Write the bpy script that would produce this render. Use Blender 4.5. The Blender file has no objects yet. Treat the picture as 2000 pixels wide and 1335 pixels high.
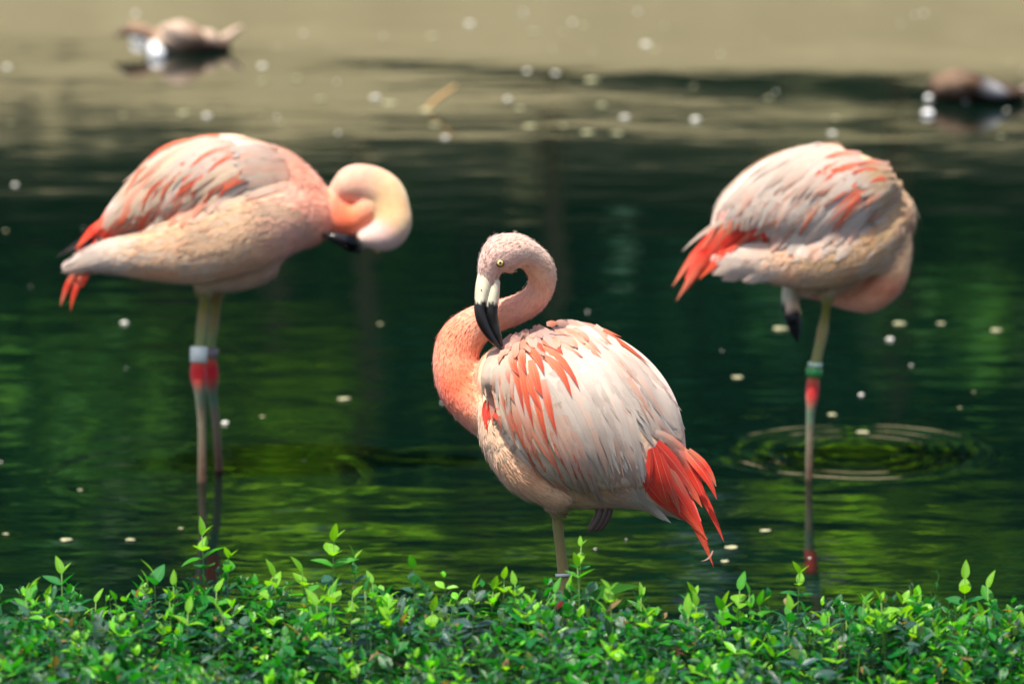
import bpy, bmesh, math, random
import numpy as np
from mathutils import Vector
from mathutils.bvhtree import BVHTree
from mathutils.kdtree import KDTree

R = math.radians
random.seed(7)
rng = np.random.default_rng(11)
sc = bpy.context.scene
COL = sc.collection

# ------------------------------------------------------------------ camera
CAM_H, PITCH, F = 2.6, R(11.0), 11940.0          # eye height (m), look-down, focal length in photo pixels
cam = bpy.data.cameras.new('camera')
cam_o = bpy.data.objects.new('camera', cam); COL.objects.link(cam_o)
cam_o.location = (0, 0, CAM_H)
cam_o.rotation_euler = (math.pi/2 - PITCH, 0, 0)
cam.sensor_width = 36.0
cam.lens = 18.0/(1000.0/F)
cam.clip_start = 0.1; cam.clip_end = 400
cam.dof.use_dof = True
cam.dof.focus_distance = 10.22
cam.dof.aperture_fstop = 4.4
sc.camera = cam_o

# ------------------------------------------------------------------ sky, sun, exposure
SUN_EL, SUN_AZ = 71.0, 226.0                     # azimuth measured clockwise from +Y (the view direction)
w = bpy.data.worlds.new('World'); sc.world = w; w.use_nodes = True
nt = w.node_tree
bg = nt.nodes['Background']
sky = nt.nodes.new('ShaderNodeTexSky'); sky.sky_type = 'NISHITA'; sky.sun_disc = False
sky.sun_elevation = R(SUN_EL); sky.sun_rotation = R(SUN_AZ)
sky.air_density = .8; sky.dust_density = 3.0; sky.ozone_density = .3
nt.links.new(sky.outputs[0], bg.inputs[0]); bg.inputs[1].default_value = 0.15
sun = bpy.data.lights.new('sun', 'SUN'); sun.energy = 4.6; sun.angle = R(0.6); sun.color = (1.0, 0.93, 0.80)
sun_o = bpy.data.objects.new('sun', sun); COL.objects.link(sun_o)
sd = Vector((math.sin(R(SUN_AZ))*math.cos(R(SUN_EL)), math.cos(R(SUN_AZ))*math.cos(R(SUN_EL)), math.sin(R(SUN_EL))))
sun_o.rotation_euler = (-sd).to_track_quat('-Z', 'Y').to_euler()
vs = sc.view_settings
vs.view_transform = 'Standard'; vs.look = 'None'; vs.exposure = 0.8; vs.gamma = 1.0
sc.render.engine = 'CYCLES'
sc.cycles.use_denoising = True
sc.cycles.max_bounces = 8; sc.cycles.transparent_max_bounces = 6
sc.cycles.sample_clamp_indirect = 6.0

# ------------------------------------------------------------------ helpers
FWD = np.array([0, math.cos(PITCH), -math.sin(PITCH)]); UPV = np.array([0, math.sin(PITCH), math.cos(PITCH)])
CAMP = np.array([0, 0, CAM_H])

def ray(px, py):
    return FWD + np.array([1.0, 0, 0])*((px-1000.0)/F) + UPV*((667.5-py)/F)
def P(px, py, Y):                                 # point seen at a pixel, standing at ground distance Y
    d = ray(px, py); return CAMP + d*(Y/d[1])
def onwater(px, py, z=0.0):
    d = ray(px, py); return CAMP + d*((z-CAM_H)/d[2])
def depth_of(p): return float(np.dot(np.asarray(p)-CAMP, FWD))
def px_of(p):
    q = np.asarray(p)-CAMP; t = np.dot(q, FWD)
    return 1000+q[0]/t*F, 667.5-np.dot(q, UPV)/t*F

def lin(r, g, b):
    f = lambda c: (c/255/12.92) if c/255 <= .04045 else ((c/255+.055)/1.055)**2.4
    return (f(r), f(g), f(b))
def mixc(a, b, t): return tuple(a[i]*(1-t)+b[i]*t for i in range(3))

def link(o): COL.objects.link(o); return o
def empty(name, loc):
    o = bpy.data.objects.new(name, None); o.location = loc; o.empty_display_size = .1
    return link(o)
def tag(o, label=None, cat=None, group=None, kind=None):
    if label: o['label'] = label
    if cat: o['category'] = cat
    if group: o['group'] = group
    if kind: o['kind'] = kind
    return o
def mesh_np(name, verts, faces, cols=None, uvs=None, smooth=True):
    me = bpy.data.meshes.new(name)
    me.from_pydata([tuple(v) for v in verts], [], [tuple(f) for f in faces])
    if cols is not None:
        a = me.color_attributes.new('Col', 'FLOAT_COLOR', 'POINT')
        c = np.ones((len(me.vertices), 4), np.float32); c[:, :3] = np.asarray(cols, np.float32)[:, :3]
        a.data.foreach_set('color', c.ravel())
    if uvs is not None:
        l = me.uv_layers.new(name='UV')
        idx = np.empty(len(me.loops), np.int32); me.loops.foreach_get('vertex_index', idx)
        l.data.foreach_set('uv', np.asarray(uvs, np.float32)[idx].ravel())
    if smooth: me.polygons.foreach_set('use_smooth', np.ones(len(me.polygons), bool))
    me.update(); return me
def mobj(name, me, mat, parent=None):
    if mat is not None and not me.materials: me.materials.append(mat)
    o = bpy.data.objects.new(name, me); link(o)
    if parent is not None: o.parent = parent
    return o

# ------------------------------------------------------------------ materials
def nmat(name):
    m = bpy.data.materials.new(name); m.use_nodes = True
    t = m.node_tree; return m, t, t.nodes['Principled BSDF'], t.nodes['Material Output']
def N(t, kind, **kw):
    n = t.nodes.new(kind)
    for k, v in kw.items():
        if k.startswith('i_'): n.inputs[k[2:].replace('_', ' ')].default_value = v
        else: setattr(n, k, v)
    return n
def math_(t, op, a, b=None):
    n = t.nodes.new('ShaderNodeMath'); n.operation = op
    for i, v in enumerate((a, b)):
        if v is None: continue
        if isinstance(v, (int, float)): n.inputs[i].default_value = v
        else: t.links.new(v, n.inputs[i])
    return n.outputs[0]
def mapped(t, scale, src='Object', rot=(0, 0, 0)):
    tc = t.nodes.new('ShaderNodeTexCoord'); mp = t.nodes.new('ShaderNodeMapping')
    mp.inputs['Scale'].default_value = scale; mp.inputs['Rotation'].default_value = rot
    t.links.new(tc.outputs[src], mp.inputs['Vector']); return mp.outputs[0]
def bump(t, bs, h, dist, strength=1.0):
    b = t.nodes.new('ShaderNodeBump'); b.inputs['Distance'].default_value = dist; b.inputs['Strength'].default_value = strength
    t.links.new(h, b.inputs['Height']); t.links.new(b.outputs[0], bs.inputs['Normal']); return b
def mulcol(t, col, fac):
    m = t.nodes.new('ShaderNodeVectorMath'); m.operation = 'SCALE'
    t.links.new(col, m.inputs[0]); t.links.new(fac, m.inputs['Scale']); return m.outputs[0]
def rng_map(t, v, a, b, c, d):
    n = t.nodes.new('ShaderNodeMapRange')
    t.links.new(v, n.inputs[0])
    for i, x in enumerate((a, b, c, d)): n.inputs[i+1].default_value = x
    return n.outputs[0]

def mat_feather():
    m, t, bs, out = nmat('feather_vane')
    ca = N(t, 'ShaderNodeVertexColor', layer_name='Col')
    uv = N(t, 'ShaderNodeUVMap', uv_map='UV')
    sep = N(t, 'ShaderNodeSeparateXYZ'); t.links.new(uv.outputs[0], sep.inputs[0])
    au = math_(t, 'ABSOLUTE', math_(t, 'SUBTRACT', sep.outputs[0], 0.5))       # 0 at the shaft, .5 at the edge
    co = math_(t, 'ADD', math_(t, 'MULTIPLY', sep.outputs[1], 34.0), math_(t, 'MULTIPLY', au, -16.0))
    nz = N(t, 'ShaderNodeTexNoise', i_Scale=60.0, i_Detail=3.0); t.links.new(mapped(t, (1, 1, 1)), nz.inputs['Vector'])
    co2 = math_(t, 'ADD', co, math_(t, 'MULTIPLY', nz.outputs[0], 2.2))
    s = math_(t, 'SINE', math_(t, 'MULTIPLY', co2, 6.0))
    fac = math_(t, 'ADD', 0.95, math_(t, 'MULTIPLY', s, 0.06))
    nb = N(t, 'ShaderNodeTexNoise', i_Scale=14.0, i_Detail=2.0); t.links.new(mapped(t, (1, 1, 1)), nb.inputs['Vector'])
    fac = math_(t, 'MULTIPLY', fac, rng_map(t, nb.outputs[0], .3, .7, .9, 1.06))
    colr = mulcol(t, ca.outputs[0], fac)
    sh = math_(t, 'LESS_THAN', au, 0.03)
    mx = N(t, 'ShaderNodeMix', data_type='RGBA'); mx.inputs['B'].default_value = (.86, .66, .56, 1)
    t.links.new(math_(t, 'MULTIPLY', sh, .22), mx.inputs[0]); t.links.new(colr, mx.inputs['A'])
    t.links.new(mx.outputs['Result'], bs.inputs['Base Color'])
    bs.inputs['Roughness'].default_value = .62; bs.inputs['Specular IOR Level'].default_value = .22
    bs.inputs['Sheen Weight'].default_value = .05
    hgt = math_(t, 'ADD', s, math_(t, 'MULTIPLY', sh, 3.0))
    bump(t, bs, hgt, .00035, .8)
    tr = N(t, 'ShaderNodeBsdfTranslucent'); t.links.new(mx.outputs['Result'], tr.inputs[0])
    ms = N(t, 'ShaderNodeMixShader'); ms.inputs[0].default_value = .10
    t.links.new(bs.outputs[0], ms.inputs[1]); t.links.new(tr.outputs[0], ms.inputs[2]); t.links.new(ms.outputs[0], out.inputs[0])
    return m
def mat_plumage():
    m, t, bs, out = nmat('body_plumage')
    ca = N(t, 'ShaderNodeVertexColor', layer_name='Col')
    n1 = N(t, 'ShaderNodeTexNoise', i_Scale=22.0, i_Detail=6.0, i_Roughness=.6); t.links.new(mapped(t, (1, 1, 1)), n1.inputs['Vector'])
    n2 = N(t, 'ShaderNodeTexNoise', i_Scale=200.0, i_Detail=4.0, i_Roughness=.7); t.links.new(mapped(t, (1.0, 1.0, .45), rot=(0, .5, 0)), n2.inputs['Vector'])
    fac = math_(t, 'MULTIPLY', rng_map(t, n1.outputs[0], .3, .7, .90, 1.06), rng_map(t, n2.outputs[0], .3, .7, .95, 1.04))
    n3 = N(t, 'ShaderNodeTexNoise', i_Scale=13.0, i_Detail=4.0, i_Roughness=.6); t.links.new(mapped(t, (1, 1, 1)), n3.inputs['Vector'])
    tint = N(t, 'ShaderNodeVectorMath', operation='MULTIPLY'); tint.inputs[1].default_value = (1.0, .80, .74); t.links.new(ca.outputs[0], tint.inputs[0])
    mp = N(t, 'ShaderNodeMix', data_type='RGBA'); t.links.new(ca.outputs[0], mp.inputs['A']); t.links.new(tint.outputs[0], mp.inputs['B'])
    t.links.new(rng_map(t, n3.outputs[0], .38, .68, 0, 1), mp.inputs[0])
    t.links.new(mulcol(t, mp.outputs['Result'], fac), bs.inputs['Base Color'])
    bs.inputs['Roughness'].default_value = .8; bs.inputs['Specular IOR Level'].default_value = .15
    bs.inputs['Sheen Weight'].default_value = .25; bs.inputs['Sheen Roughness'].default_value = .5
    bs.inputs['Subsurface Weight'].default_value = .12; bs.inputs['Subsurface Radius'].default_value = (.02, .008, .005)
    bump(t, bs, math_(t, 'ADD', n2.outputs[0], math_(t, 'MULTIPLY', n1.outputs[0], .8)), .005, .5)
    return m
def mat_plain(name, col, rough=.5, spec=.5, var=.15, scale=40, bumpd=0.0, attr=False):
    m, t, bs, out = nmat(name)
    n1 = N(t, 'ShaderNodeTexNoise', i_Scale=float(scale), i_Detail=5.0); t.links.new(mapped(t, (1, 1, 1)), n1.inputs['Vector'])
    if attr: src = N(t, 'ShaderNodeVertexColor', layer_name='Col').outputs[0]
    else:
        src = N(t, 'ShaderNodeRGB'); src.outputs[0].default_value = (*col, 1); src = src.outputs[0]
    t.links.new(mulcol(t, src, rng_map(t, n1.outputs[0], .3, .7, 1-var, 1+var)), bs.inputs['Base Color'])
    bs.inputs['Roughness'].default_value = rough; bs.inputs['Specular IOR Level'].default_value = spec
    if bumpd: bump(t, bs, n1.outputs[0], bumpd, .7)
    return m
def mat_leaf(name, rough=.30, transl=.42, spec=.5):
    m, t, bs, out = nmat(name)
    ca = N(t, 'ShaderNodeVertexColor', layer_name='Col')
    uv = N(t, 'ShaderNodeUVMap', uv_map='UV'); sep = N(t, 'ShaderNodeSeparateXYZ'); t.links.new(uv.outputs[0], sep.inputs[0])
    au = math_(t, 'ABSOLUTE', math_(t, 'SUBTRACT', sep.outputs[0], .5))
    vein = math_(t, 'SINE', math_(t, 'MULTIPLY', math_(t, 'SUBTRACT', sep.outputs[1], math_(t, 'MULTIPLY', au, .7)), 46.0))
    rib = math_(t, 'LESS_THAN', au, .03)
    n1 = N(t, 'ShaderNodeTexNoise', i_Scale=70.0, i_Detail=3.0); t.links.new(mapped(t, (1, 1, 1)), n1.inputs['Vector'])
    fac = math_(t, 'MULTIPLY', rng_map(t, n1.outputs[0], .3, .7, .82, 1.12), math_(t, 'ADD', 1.0, math_(t, 'ADD', math_(t, 'MULTIPLY', vein, .04), math_(t, 'MULTIPLY', rib, .25))))
    c = mulcol(t, ca.outputs[0], fac)
    t.links.new(c, bs.inputs['Base Color'])
    bs.inputs['Roughness'].default_value = rough; bs.inputs['Specular IOR Level'].default_value = spec
    bump(t, bs, math_(t, 'ADD', math_(t, 'MULTIPLY', vein, .3), n1.outputs[0]), .0012, .6)
    tr = N(t, 'ShaderNodeBsdfTranslucent')
    hs = N(t, 'ShaderNodeVectorMath', operation='MULTIPLY'); hs.inputs[1].default_value = (1.7, 1.6, .4)
    t.links.new(c, hs.inputs[0]); t.links.new(hs.outputs[0], tr.inputs[0])
    ms = N(t, 'ShaderNodeMixShader'); ms.inputs[0].default_value = transl
    t.links.new(bs.outputs[0], ms.inputs[1]); t.links.new(tr.outputs[0], ms.inputs[2]); t.links.new(ms.outputs[0], out.inputs[0])
    return m
def mat_water():
    m, t, bs, out = nmat('pond_water')
    bs.inputs['Base Color'].default_value = (.0012, .0060, .0040, 1)
    bs.inputs['Roughness'].default_value = .03; bs.inputs['IOR'].default_value = 1.33
    def nz(scale, sc3, det, rot=0.0):
        n = N(t, 'ShaderNodeTexNoise', i_Scale=scale, i_Detail=det, i_Roughness=.5)
        t.links.new(mapped(t, sc3, rot=(0, 0, rot)), n.inputs['Vector']); return n.outputs[0]
    a = nz(2.2, (1, 1.3, 1), 2.0, .2)
    b = nz(6.5, (.6, 1.2, 1), 2.0, -.15)
    c = nz(34.0, (.7, 1.1, 1), 1.0, .1)
    h = math_(t, 'ADD', math_(t, 'MULTIPLY', a, .0032), math_(t, 'ADD', math_(t, 'MULTIPLY', b, .0012), math_(t, 'MULTIPLY', c, .00014)))
    tc = t.nodes.new('ShaderNodeTexCoord'); sp = t.nodes.new('ShaderNodeSeparateXYZ'); t.links.new(tc.outputs['Object'], sp.inputs[0])
    h = math_(t, 'MULTIPLY', h, rng_map(t, sp.outputs[1], 11.0, 16.0, 1.0, .40))          # calmer far out
    bump(t, bs, h, 1.0, 1.0)
    return m
def mat_ground(name, c1, c2, scale, bd=.02):
    m, t, bs, out = nmat(name)
    n1 = N(t, 'ShaderNodeTexNoise', i_Scale=scale, i_Detail=8.0, i_Roughness=.6); t.links.new(mapped(t, (1, 1, 1)), n1.inputs['Vector'])
    mx = N(t, 'ShaderNodeMix', data_type='RGBA'); mx.inputs['A'].default_value = (*c1, 1); mx.inputs['B'].default_value = (*c2, 1)
    t.links.new(rng_map(t, n1.outputs[0], .35, .65, 0, 1), mx.inputs[0]); t.links.new(mx.outputs['Result'], bs.inputs['Base Color'])
    bs.inputs['Roughness'].default_value = .9; bump(t, bs, n1.outputs[0], bd, .8)
    return m

M_F = mat_feather(); M_B = mat_plumage()
M_LEG = mat_plain('leg_skin', (.3, .28, .14), .5, .4, .2, 120, .001, attr=True)
M_BILL = mat_plain('bill_horn', (.5, .5, .4), .22, .32, .12, 60, .0004, attr=True)
M_EYE = mat_plain('eye_iris', lin(222, 196, 120), .15, .6, .1, 200)
M_PUPIL = mat_plain('eye_pupil', (.01, .009, .008), .1, .6, .0, 20)
M_EYERING = mat_plain('eye_skin', lin(112, 80, 56), .5, .3, .1, 200)
M_WHITE = mat_plain('band_white', lin(205, 210, 200), .45, .4, .12, 90)
M_GREY = mat_plain('band_grey', lin(120, 110, 110), .4, .4, .15, 90)
M_GREEN = mat_plain('band_green', lin(40, 130, 60), .4, .5, .12, 90)
M_PALEGRN = mat_plain('band_pale', lin(170, 195, 170), .4, .5, .12, 90)
M_DARKFOOT = mat_plain('foot_skin', lin(90, 70, 62), .45, .4, .25, 120, .001)
M_LEAF = mat_leaf('glossy_leaf'); M_STEM = mat_plain('green_stem', (.10, .20, .03), .5, .4, .2, 60)
M_FOL = mat_leaf('tree_leaf', .5, .35, .3)
M_BARK = mat_plain('bark', (.09, .065, .045), .9, .2, .3, 12, .01)
M_WATER = mat_water()
M_SOIL = mat_ground('bank_soil', (.035, .025, .016), (.075, .055, .035), 9.0)
def mat_slope():
    m = mat_ground('sand_slope', (.23, .195, .105), (.31, .27, .155), 1.6, .08)
    t = m.node_tree; bs = t.nodes['Principled BSDF']; src = bs.inputs['Base Color'].links[0].from_socket
    tc = t.nodes.new('ShaderNodeTexCoord'); sp = t.nodes.new('ShaderNodeSeparateXYZ'); t.links.new(tc.outputs['Object'], sp.inputs[0])
    nz = N(t, 'ShaderNodeTexNoise', i_Scale=.9, i_Detail=6.0, i_Roughness=.65); t.links.new(mapped(t, (.5, 1, 1.5)), nz.inputs['Vector'])
    hh = math_(t, 'ADD', sp.outputs[2], math_(t, 'MULTIPLY', math_(t, 'SUBTRACT', nz.outputs[0], .5), 2.6))
    mx = N(t, 'ShaderNodeMix', data_type='RGBA'); mx.inputs['B'].default_value = (.07, .10, .03, 1)
    t.links.new(src, mx.inputs['A']); t.links.new(rng_map(t, hh, 5.0, 6.6, 0, 1), mx.inputs[0]); t.links.new(mx.outputs['Result'], bs.inputs['Base Color'])
    return m
M_SAND = mat_slope()
M_DUCK = mat_plain('duck_plumage', (.2, .14, .1), .8, .2, .22, 30, .003, attr=True)
M_SPARKLE = mat_plain('sparkle_white', (.60, .59, .52), .8, .2, .08, 100)  # pale surface colour in place of sun sparkles
M_FLAKE = mat_plain('floating_flake', (.30, .30, .17), .7, .3, .2, 60)
M_TWIG = mat_plain('dry_twig', lin(190, 150, 100), .7, .3, .2, 40, .002)
M_GLINT = mat_plain('glint_white', (.92, .92, .9), .4, .5, .04, 60, .004)  # near-white surface colour in place of sun glints

# ------------------------------------------------------------------ setting: water, near bank, far bank
def water_height(x, y):
    h = np.zeros_like(x)
    def ridge(p0, p1, A, wd, end=1.0):
        nonlocal h
        a = onwater(*p0)[:2]; b = onwater(*p1)[:2]
        d = b-a; L = np.hypot(*d); d = d/L; nrm = np.array([-d[1], d[0]])
        u = (x-a[0])*d[0]+(y-a[1])*d[1]; v = (x-a[0])*nrm[0]+(y-a[1])*nrm[1]
        env = 1/(1+np.exp(-(u)/(.12*end)))*1/(1+np.exp((u-L)/(.25*end)))
        h = h + A*env*np.exp(-(v/wd)**2)
    ridge((430, 84), (1400, 140), .0034, .34)
    ridge((1350, 122), (1900, 176), .0042, .34)
    ridge((-100, 48), (260, 80), .0028, .34)
    ridge((1560, 112), (2200, 150), .004, .3)
    def rings(cx, cy, radii, A, wd, fade=None):
        nonlocal h
        c = onwater(cx, cy); r = np.hypot(x-c[0], y-c[1])
        th = np.arctan2(y-c[1], x-c[0]); br = .62+.2*np.sin(th*2+cx)+.22*np.sin(th*5+cy)+.2*np.sin(th*13+1)*np.sin(th*3)
        rr = r*(1+.012*np.sin(th*3+2)+.006*np.sin(th*9))
        for R0, k in radii: h = h + A*k*br*np.exp(-((rr-R0)/wd)**2)
    rings(1672, 883, [(.262, 1.0), (.205, .5), (.235, -.5), (.15, .6), (.18, -.5), (.10, .5)], .0018, .0125)
    rings(410, 930, [(.335, 1.0), (.30, -.55)], .0004, .014)
    rings(1580, 935, [(.05, .5)], .0015, .012)
    rings(395, 940, [(.045, .4), (.10, .3)], .0012, .012)
    rings(428, 920, [(.045, .4)], .0012, .012)
    return h
ys = np.concatenate([np.arange(8.9, 10.9, .05), np.arange(10.9, 13.4, .0095), np.arange(13.4, 22, .035), np.linspace(22, 46, 40)])
xs = np.concatenate([np.linspace(-40, -1.9, 14)[:-1], np.arange(-1.9, 1.9, .0125), np.linspace(1.9, 40, 14)])
X, Y = np.meshgrid(xs, ys)
Z = water_height(X, Y)
nx, ny = len(xs), len(ys)
idx = np.arange(nx*ny).reshape(ny, nx)
fc = np.stack([idx[:-1, :-1], idx[:-1, 1:], idx[1:, 1:], idx[1:, :-1]], -1).reshape(-1, 4)
wm = bpy.data.meshes.new('water')
wm.vertices.add(nx*ny); wm.vertices.foreach_set('co', np.stack([X, Y, Z], -1).ravel())
wm.loops.add(fc.size); wm.loops.foreach_set('vertex_index', fc.ravel().astype(np.int32))
wm.polygons.add(len(fc)); wm.polygons.foreach_set('loop_start', np.arange(0, fc.size, 4, dtype=np.int32))
wm.polygons.foreach_set('use_smooth', np.ones(len(fc), bool)); wm.update(); wm.validate()
tag(mobj('water', wm, M_WATER), kind='structure')

def grid_mesh(name, xs, ys, fz):
    X, Y = np.meshgrid(xs, ys); Z = fz(X, Y); n, m_ = len(xs), len(ys)
    i = np.arange(n*m_).reshape(m_, n)
    f = np.stack([i[:-1, :-1], i[:-1, 1:], i[1:, 1:], i[1:, :-1]], -1).reshape(-1, 4)
    return mesh_np(name, np.stack([X, Y, Z], -1).reshape(-1, 3), f)
def bank_edge(x): return 9.52 + .05*np.sin(x*2.1+1) + .03*np.sin(x*5.3)
def bank_z(x, y):
    e = bank_edge(x)
    t = np.clip((e-y)/.35, -1.2, 1)
    return .10*t + .012*np.sin(x*9+y*7)*np.clip(t, 0, 1)
tag(mobj('bank', grid_mesh('bank', np.linspace(-12, 12, 160), np.linspace(-4, 10.1, 150), bank_z), M_SOIL), kind='structure')
def far_z(x, y):
    return np.clip((y-39.0)*.50, -.6, 7.2+.25*np.sin(x*.33+1)) + .14*np.sin(x*.9+y*.7)+.1*np.sin(x*2.1-y*1.3) + np.clip(y-56, 0, 200)*.10
tag(mobj('far_bank', grid_mesh('far_bank', np.linspace(-70, 70, 120), np.concatenate([np.linspace(38, 56, 46), np.linspace(58, 110, 12)]), far_z), M_SAND), kind='structure')

# ------------------------------------------------------------------ generic leaf cloud
LEAF_U = np.array([[0, 0, 0], [-.30, .24, .05], [0, .25, -.02], [.30, .24, .05], [-.40, .52, .045], [0, .52, -.01], [.40, .52, .045],
                   [-.24, .80, -.01], [0, .80, -.035], [.24, .80, -.01], [0, 1, -.09]])
LEAF_F = [(0, 2, 1), (0, 3, 2), (1, 2, 5, 4), (2, 3, 6, 5), (4, 5, 8, 7), (5, 6, 9, 8), (7, 8, 10), (8, 9, 10)]
LEAF_UV = np.stack([LEAF_U[:, 0]+.5, LEAF_U[:, 1]], -1)
def leaves_mesh(name, pos, az, el, roll, length, wid, cols):
    n = len(pos)
    d = np.stack([np.cos(el)*np.sin(az), np.cos(el)*np.cos(az), np.sin(el)], -1)
    s = np.stack([np.cos(az), -np.sin(az), np.zeros(n)], -1)
    u = np.cross(s, d)
    s2 = s*np.cos(roll)[:, None]+u*np.sin(roll)[:, None]; u2 = np.cross(s2, d)
    L = LEAF_U[None]
    v = pos[:, None]+(s2[:, None]*L[..., 0:1]*(wid*length)[:, None, None]+d[:, None]*L[..., 1:2]*length[:, None, None]+u2[:, None]*L[..., 2:3]*length[:, None, None])
    v = v.reshape(-1, 3); k = len(LEAF_U)
    lv, ls = [], []
    base = np.arange(n)*k
    tri = np.array([f for f in LEAF_F if len(f) == 3]); quad = np.array([f for f in LEAF_F if len(f) == 4])
    T = (tri[None]+base[:, None, None]).reshape(-1, 3); Q = (quad[None]+base[:, None, None]).reshape(-1, 4)
    loops = np.concatenate([T.ravel(), Q.ravel()]).astype(np.int32)
    starts = np.concatenate([np.arange(len(T))*3, len(T)*3+np.arange(len(Q))*4]).astype(np.int32)
    me = bpy.data.meshes.new(name)
    me.vertices.add(len(v)); me.vertices.foreach_set('co', v.ravel())
    me.loops.add(len(loops)); me.loops.foreach_set('vertex_index', loops)
    me.polygons.add(len(starts)); me.polygons.foreach_set('loop_start', starts)
    me.polygons.foreach_set('use_smooth', np.ones(len(starts), bool))
    a = me.color_attributes.new('Col', 'FLOAT_COLOR', 'POINT')
    c = np.ones((n, k, 4), np.float32); c[..., :3] = cols[:, None]
    a.data.foreach_set('color', c.ravel())
    uvl = me.uv_layers.new(name='UV')
    uvl.data.foreach_set('uv', np.tile(LEAF_UV, (n, 1))[loops].astype(np.float32).ravel())
    me.update(); me.validate()
    return me

# ------------------------------------------------------------------ trees on the far bank (seen mirrored in the pond)
def tube_verts(path, radii, n=8):
    vs_, fs_ = [], []
    path = [Vector(p) for p in path]
    for i, p in enumerate(path):
        tdir = (path[min(i+1, len(path)-1)]-path[max(i-1, 0)]).normalized()
        a = tdir.cross(Vector((0, 1, 0.123))).normalized(); b = tdir.cross(a)
        for k in range(n):
            q = 2*math.pi*k/n; vs_.append(p+(a*math.cos(q)+b*math.sin(q))*radii[i])
    for i in range(len(path)-1):
        for k in range(n):
            fs_.append((i*n+k, i*n+(k+1) % n, (i+1)*n+(k+1) % n, (i+1)*n+k))
    vs_ += [path[0], path[-1]]
    c0, c1 = len(vs_)-2, len(vs_)-1
    for k in range(n):
        fs_.append((c0, (k+1) % n, k)); fs_.append((c1, (len(path)-1)*n+k, (len(path)-1)*n+(k+1) % n))
    return vs_, fs_
def tree(x, y, hgt, rad, col, label, nclump, zlow, bright=.12):
    z0 = float(far_z(np.array(x), np.array(y)))-.1
    root = empty('broadleaf_tree', (x, y, z0))
    tag(root, label, 'tree', 'trees on the far bank')
    V_, F_ = [], []
    def add(path, rad_):
        v, f = tube_verts(path, rad_); o = len(V_)
        V_.extend(v); F_.extend([tuple(i+o for i in q) for q in f])
    add([(0, 0, 0), (.1, 0, hgt*.3), (-.1, .1, hgt*.6), (.1, 0, hgt*.9)], [.26, .2, .14, .04])
    for k in range(8):
        a = k*2.4; zz = hgt*(.15+.09*k); e = (math.cos(a)*rad*.8, math.sin(a)*rad*.8, zz+rad*.3)
        add([(0, 0, zz), (e[0]*.5, e[1]*.5, zz+rad*.1), e], [.1, .07, .02])
    mobj('trunk', mesh_np('trunk', V_, F_), M_BARK, root)
    cen = []
    for k in range(nclump):
        a = rng.uniform(0, 2*math.pi); zz = rng.uniform(zlow, 1.0)
        rr = rad*math.sqrt(rng.uniform(.2, 1))*(1-.55*max(0, zz-.5)*2)
        cen.append((math.cos(a)*rr, math.sin(a)*rr, zz*hgt, rng.uniform(.5, 1.15)))
    cen = np.array(cen); per = 70
    n = len(cen)*per
    g = rng.normal(0, .42, (n, 3))*np.array([1, 1, .55])
    pos = np.repeat(cen[:, :3], per, 0)+g*np.repeat(cen[:, 3], per)[:, None]
    shade = np.repeat(rng.choice([.35, .6, 1.0, 1.7], len(cen)), per)*rng.uniform(.75, 1.25, n)
    yel = np.repeat((rng.random(len(cen)) < bright), per)
    cols = np.asarray(col)[None]*shade[:, None]
    cols[yel] = np.array([.20, .46, .03])*rng.uniform(.8, 1.3, (yel.sum(), 1))
    me = leaves_mesh('crown', pos, rng.uniform(0, 6.28, n), rng.uniform(-.9, .5, n), rng.uniform(-.8, .8, n), rng.uniform(.22, .42, n), rng.uniform(.7, 1.0, n), cols)
    mobj('crown', me, M_FOL, root)
TL = ['dense dark green tree on the far sandy bank', 'loose yellow green tree on the far sandy bank', 'tall blue green tree behind the far sandy bank']
for i, x in enumerate(np.arange(-13, 13.1, 2.6)):
    k = i % 3
    c = [(.045, .20, .13), (.08, .24, .06), (.04, .20, .15)][k]
    tree(x+random.uniform(-.4, .4), 51.0+random.uniform(-.5, .8)+(1.6 if k == 2 else 0), [7.5, 7.0, 11.5][k], [2.2, 2.0, 2.6][k], c, TL[k], [75, 60, 110][k], .02, [.06, .24, .04][k])
for i, x in enumerate(np.arange(-14, 14.1, 2.55)):
    tree(x, 57+random.uniform(-1, 1), 18+random.uniform(-1, 2), 3.2, (.04, .19, .14), 'very tall shadowy tree in the back row of the far bank', 140, .0, .03)

def sapling(px0, px1, py0, py1, y, label, n):
    """slender sunlit tree whose crown fills the span that the pond mirrors"""
    def mir(px, py):
        w_ = onwater(px, py); d = ray(px, py); t_ = (y-w_[1])/d[1]
        return w_[0]+d[0]*t_, -d[2]*t_
    xa, za = mir(px0, py0); xb, zb = mir(px1, py1)
    xc = (xa+xb)/2; z0 = float(far_z(np.array(xc), np.array(y)))-.1
    root = empty('slender_tree', (xc, y, z0)); tag(root, label, 'tree', 'slender trees on the far bank')
    top = max(za, zb)-z0
    v, f = tube_verts([(0, 0, 0), (.08, 0, top*.4), (-.05, .05, top*.75), (0, 0, top)], [.09, .07, .05, .015])
    mobj('trunk', mesh_np('trunk', v, f), M_BARK, root)
    cx = rng.uniform(xa, xb, n)-xc; cz = rng.uniform(min(za, zb), max(za, zb), n)-z0; cy = rng.uniform(-.6, .4, n); per = 60
    m_ = n*per
    pos = np.repeat(np.stack([cx, cy, cz], -1), per, 0)+rng.normal(0, .2, (m_, 3))*np.array([1.3, 1, .45])
    cols = np.array([.32, .60, .04])*rng.uniform(.7, 1.2, (m_, 1))*np.repeat(rng.choice([.5, 1.0, 1.2], n), per)[:, None]
    me = leaves_mesh('crown', pos, rng.uniform(0, 6.28, m_), rng.uniform(-.5, .7, m_), rng.uniform(-.8, .8, m_), rng.uniform(.16, .30, m_), rng.uniform(.7, 1.0, m_), cols)
    mobj('crown', me, M_FOL, root)
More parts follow.
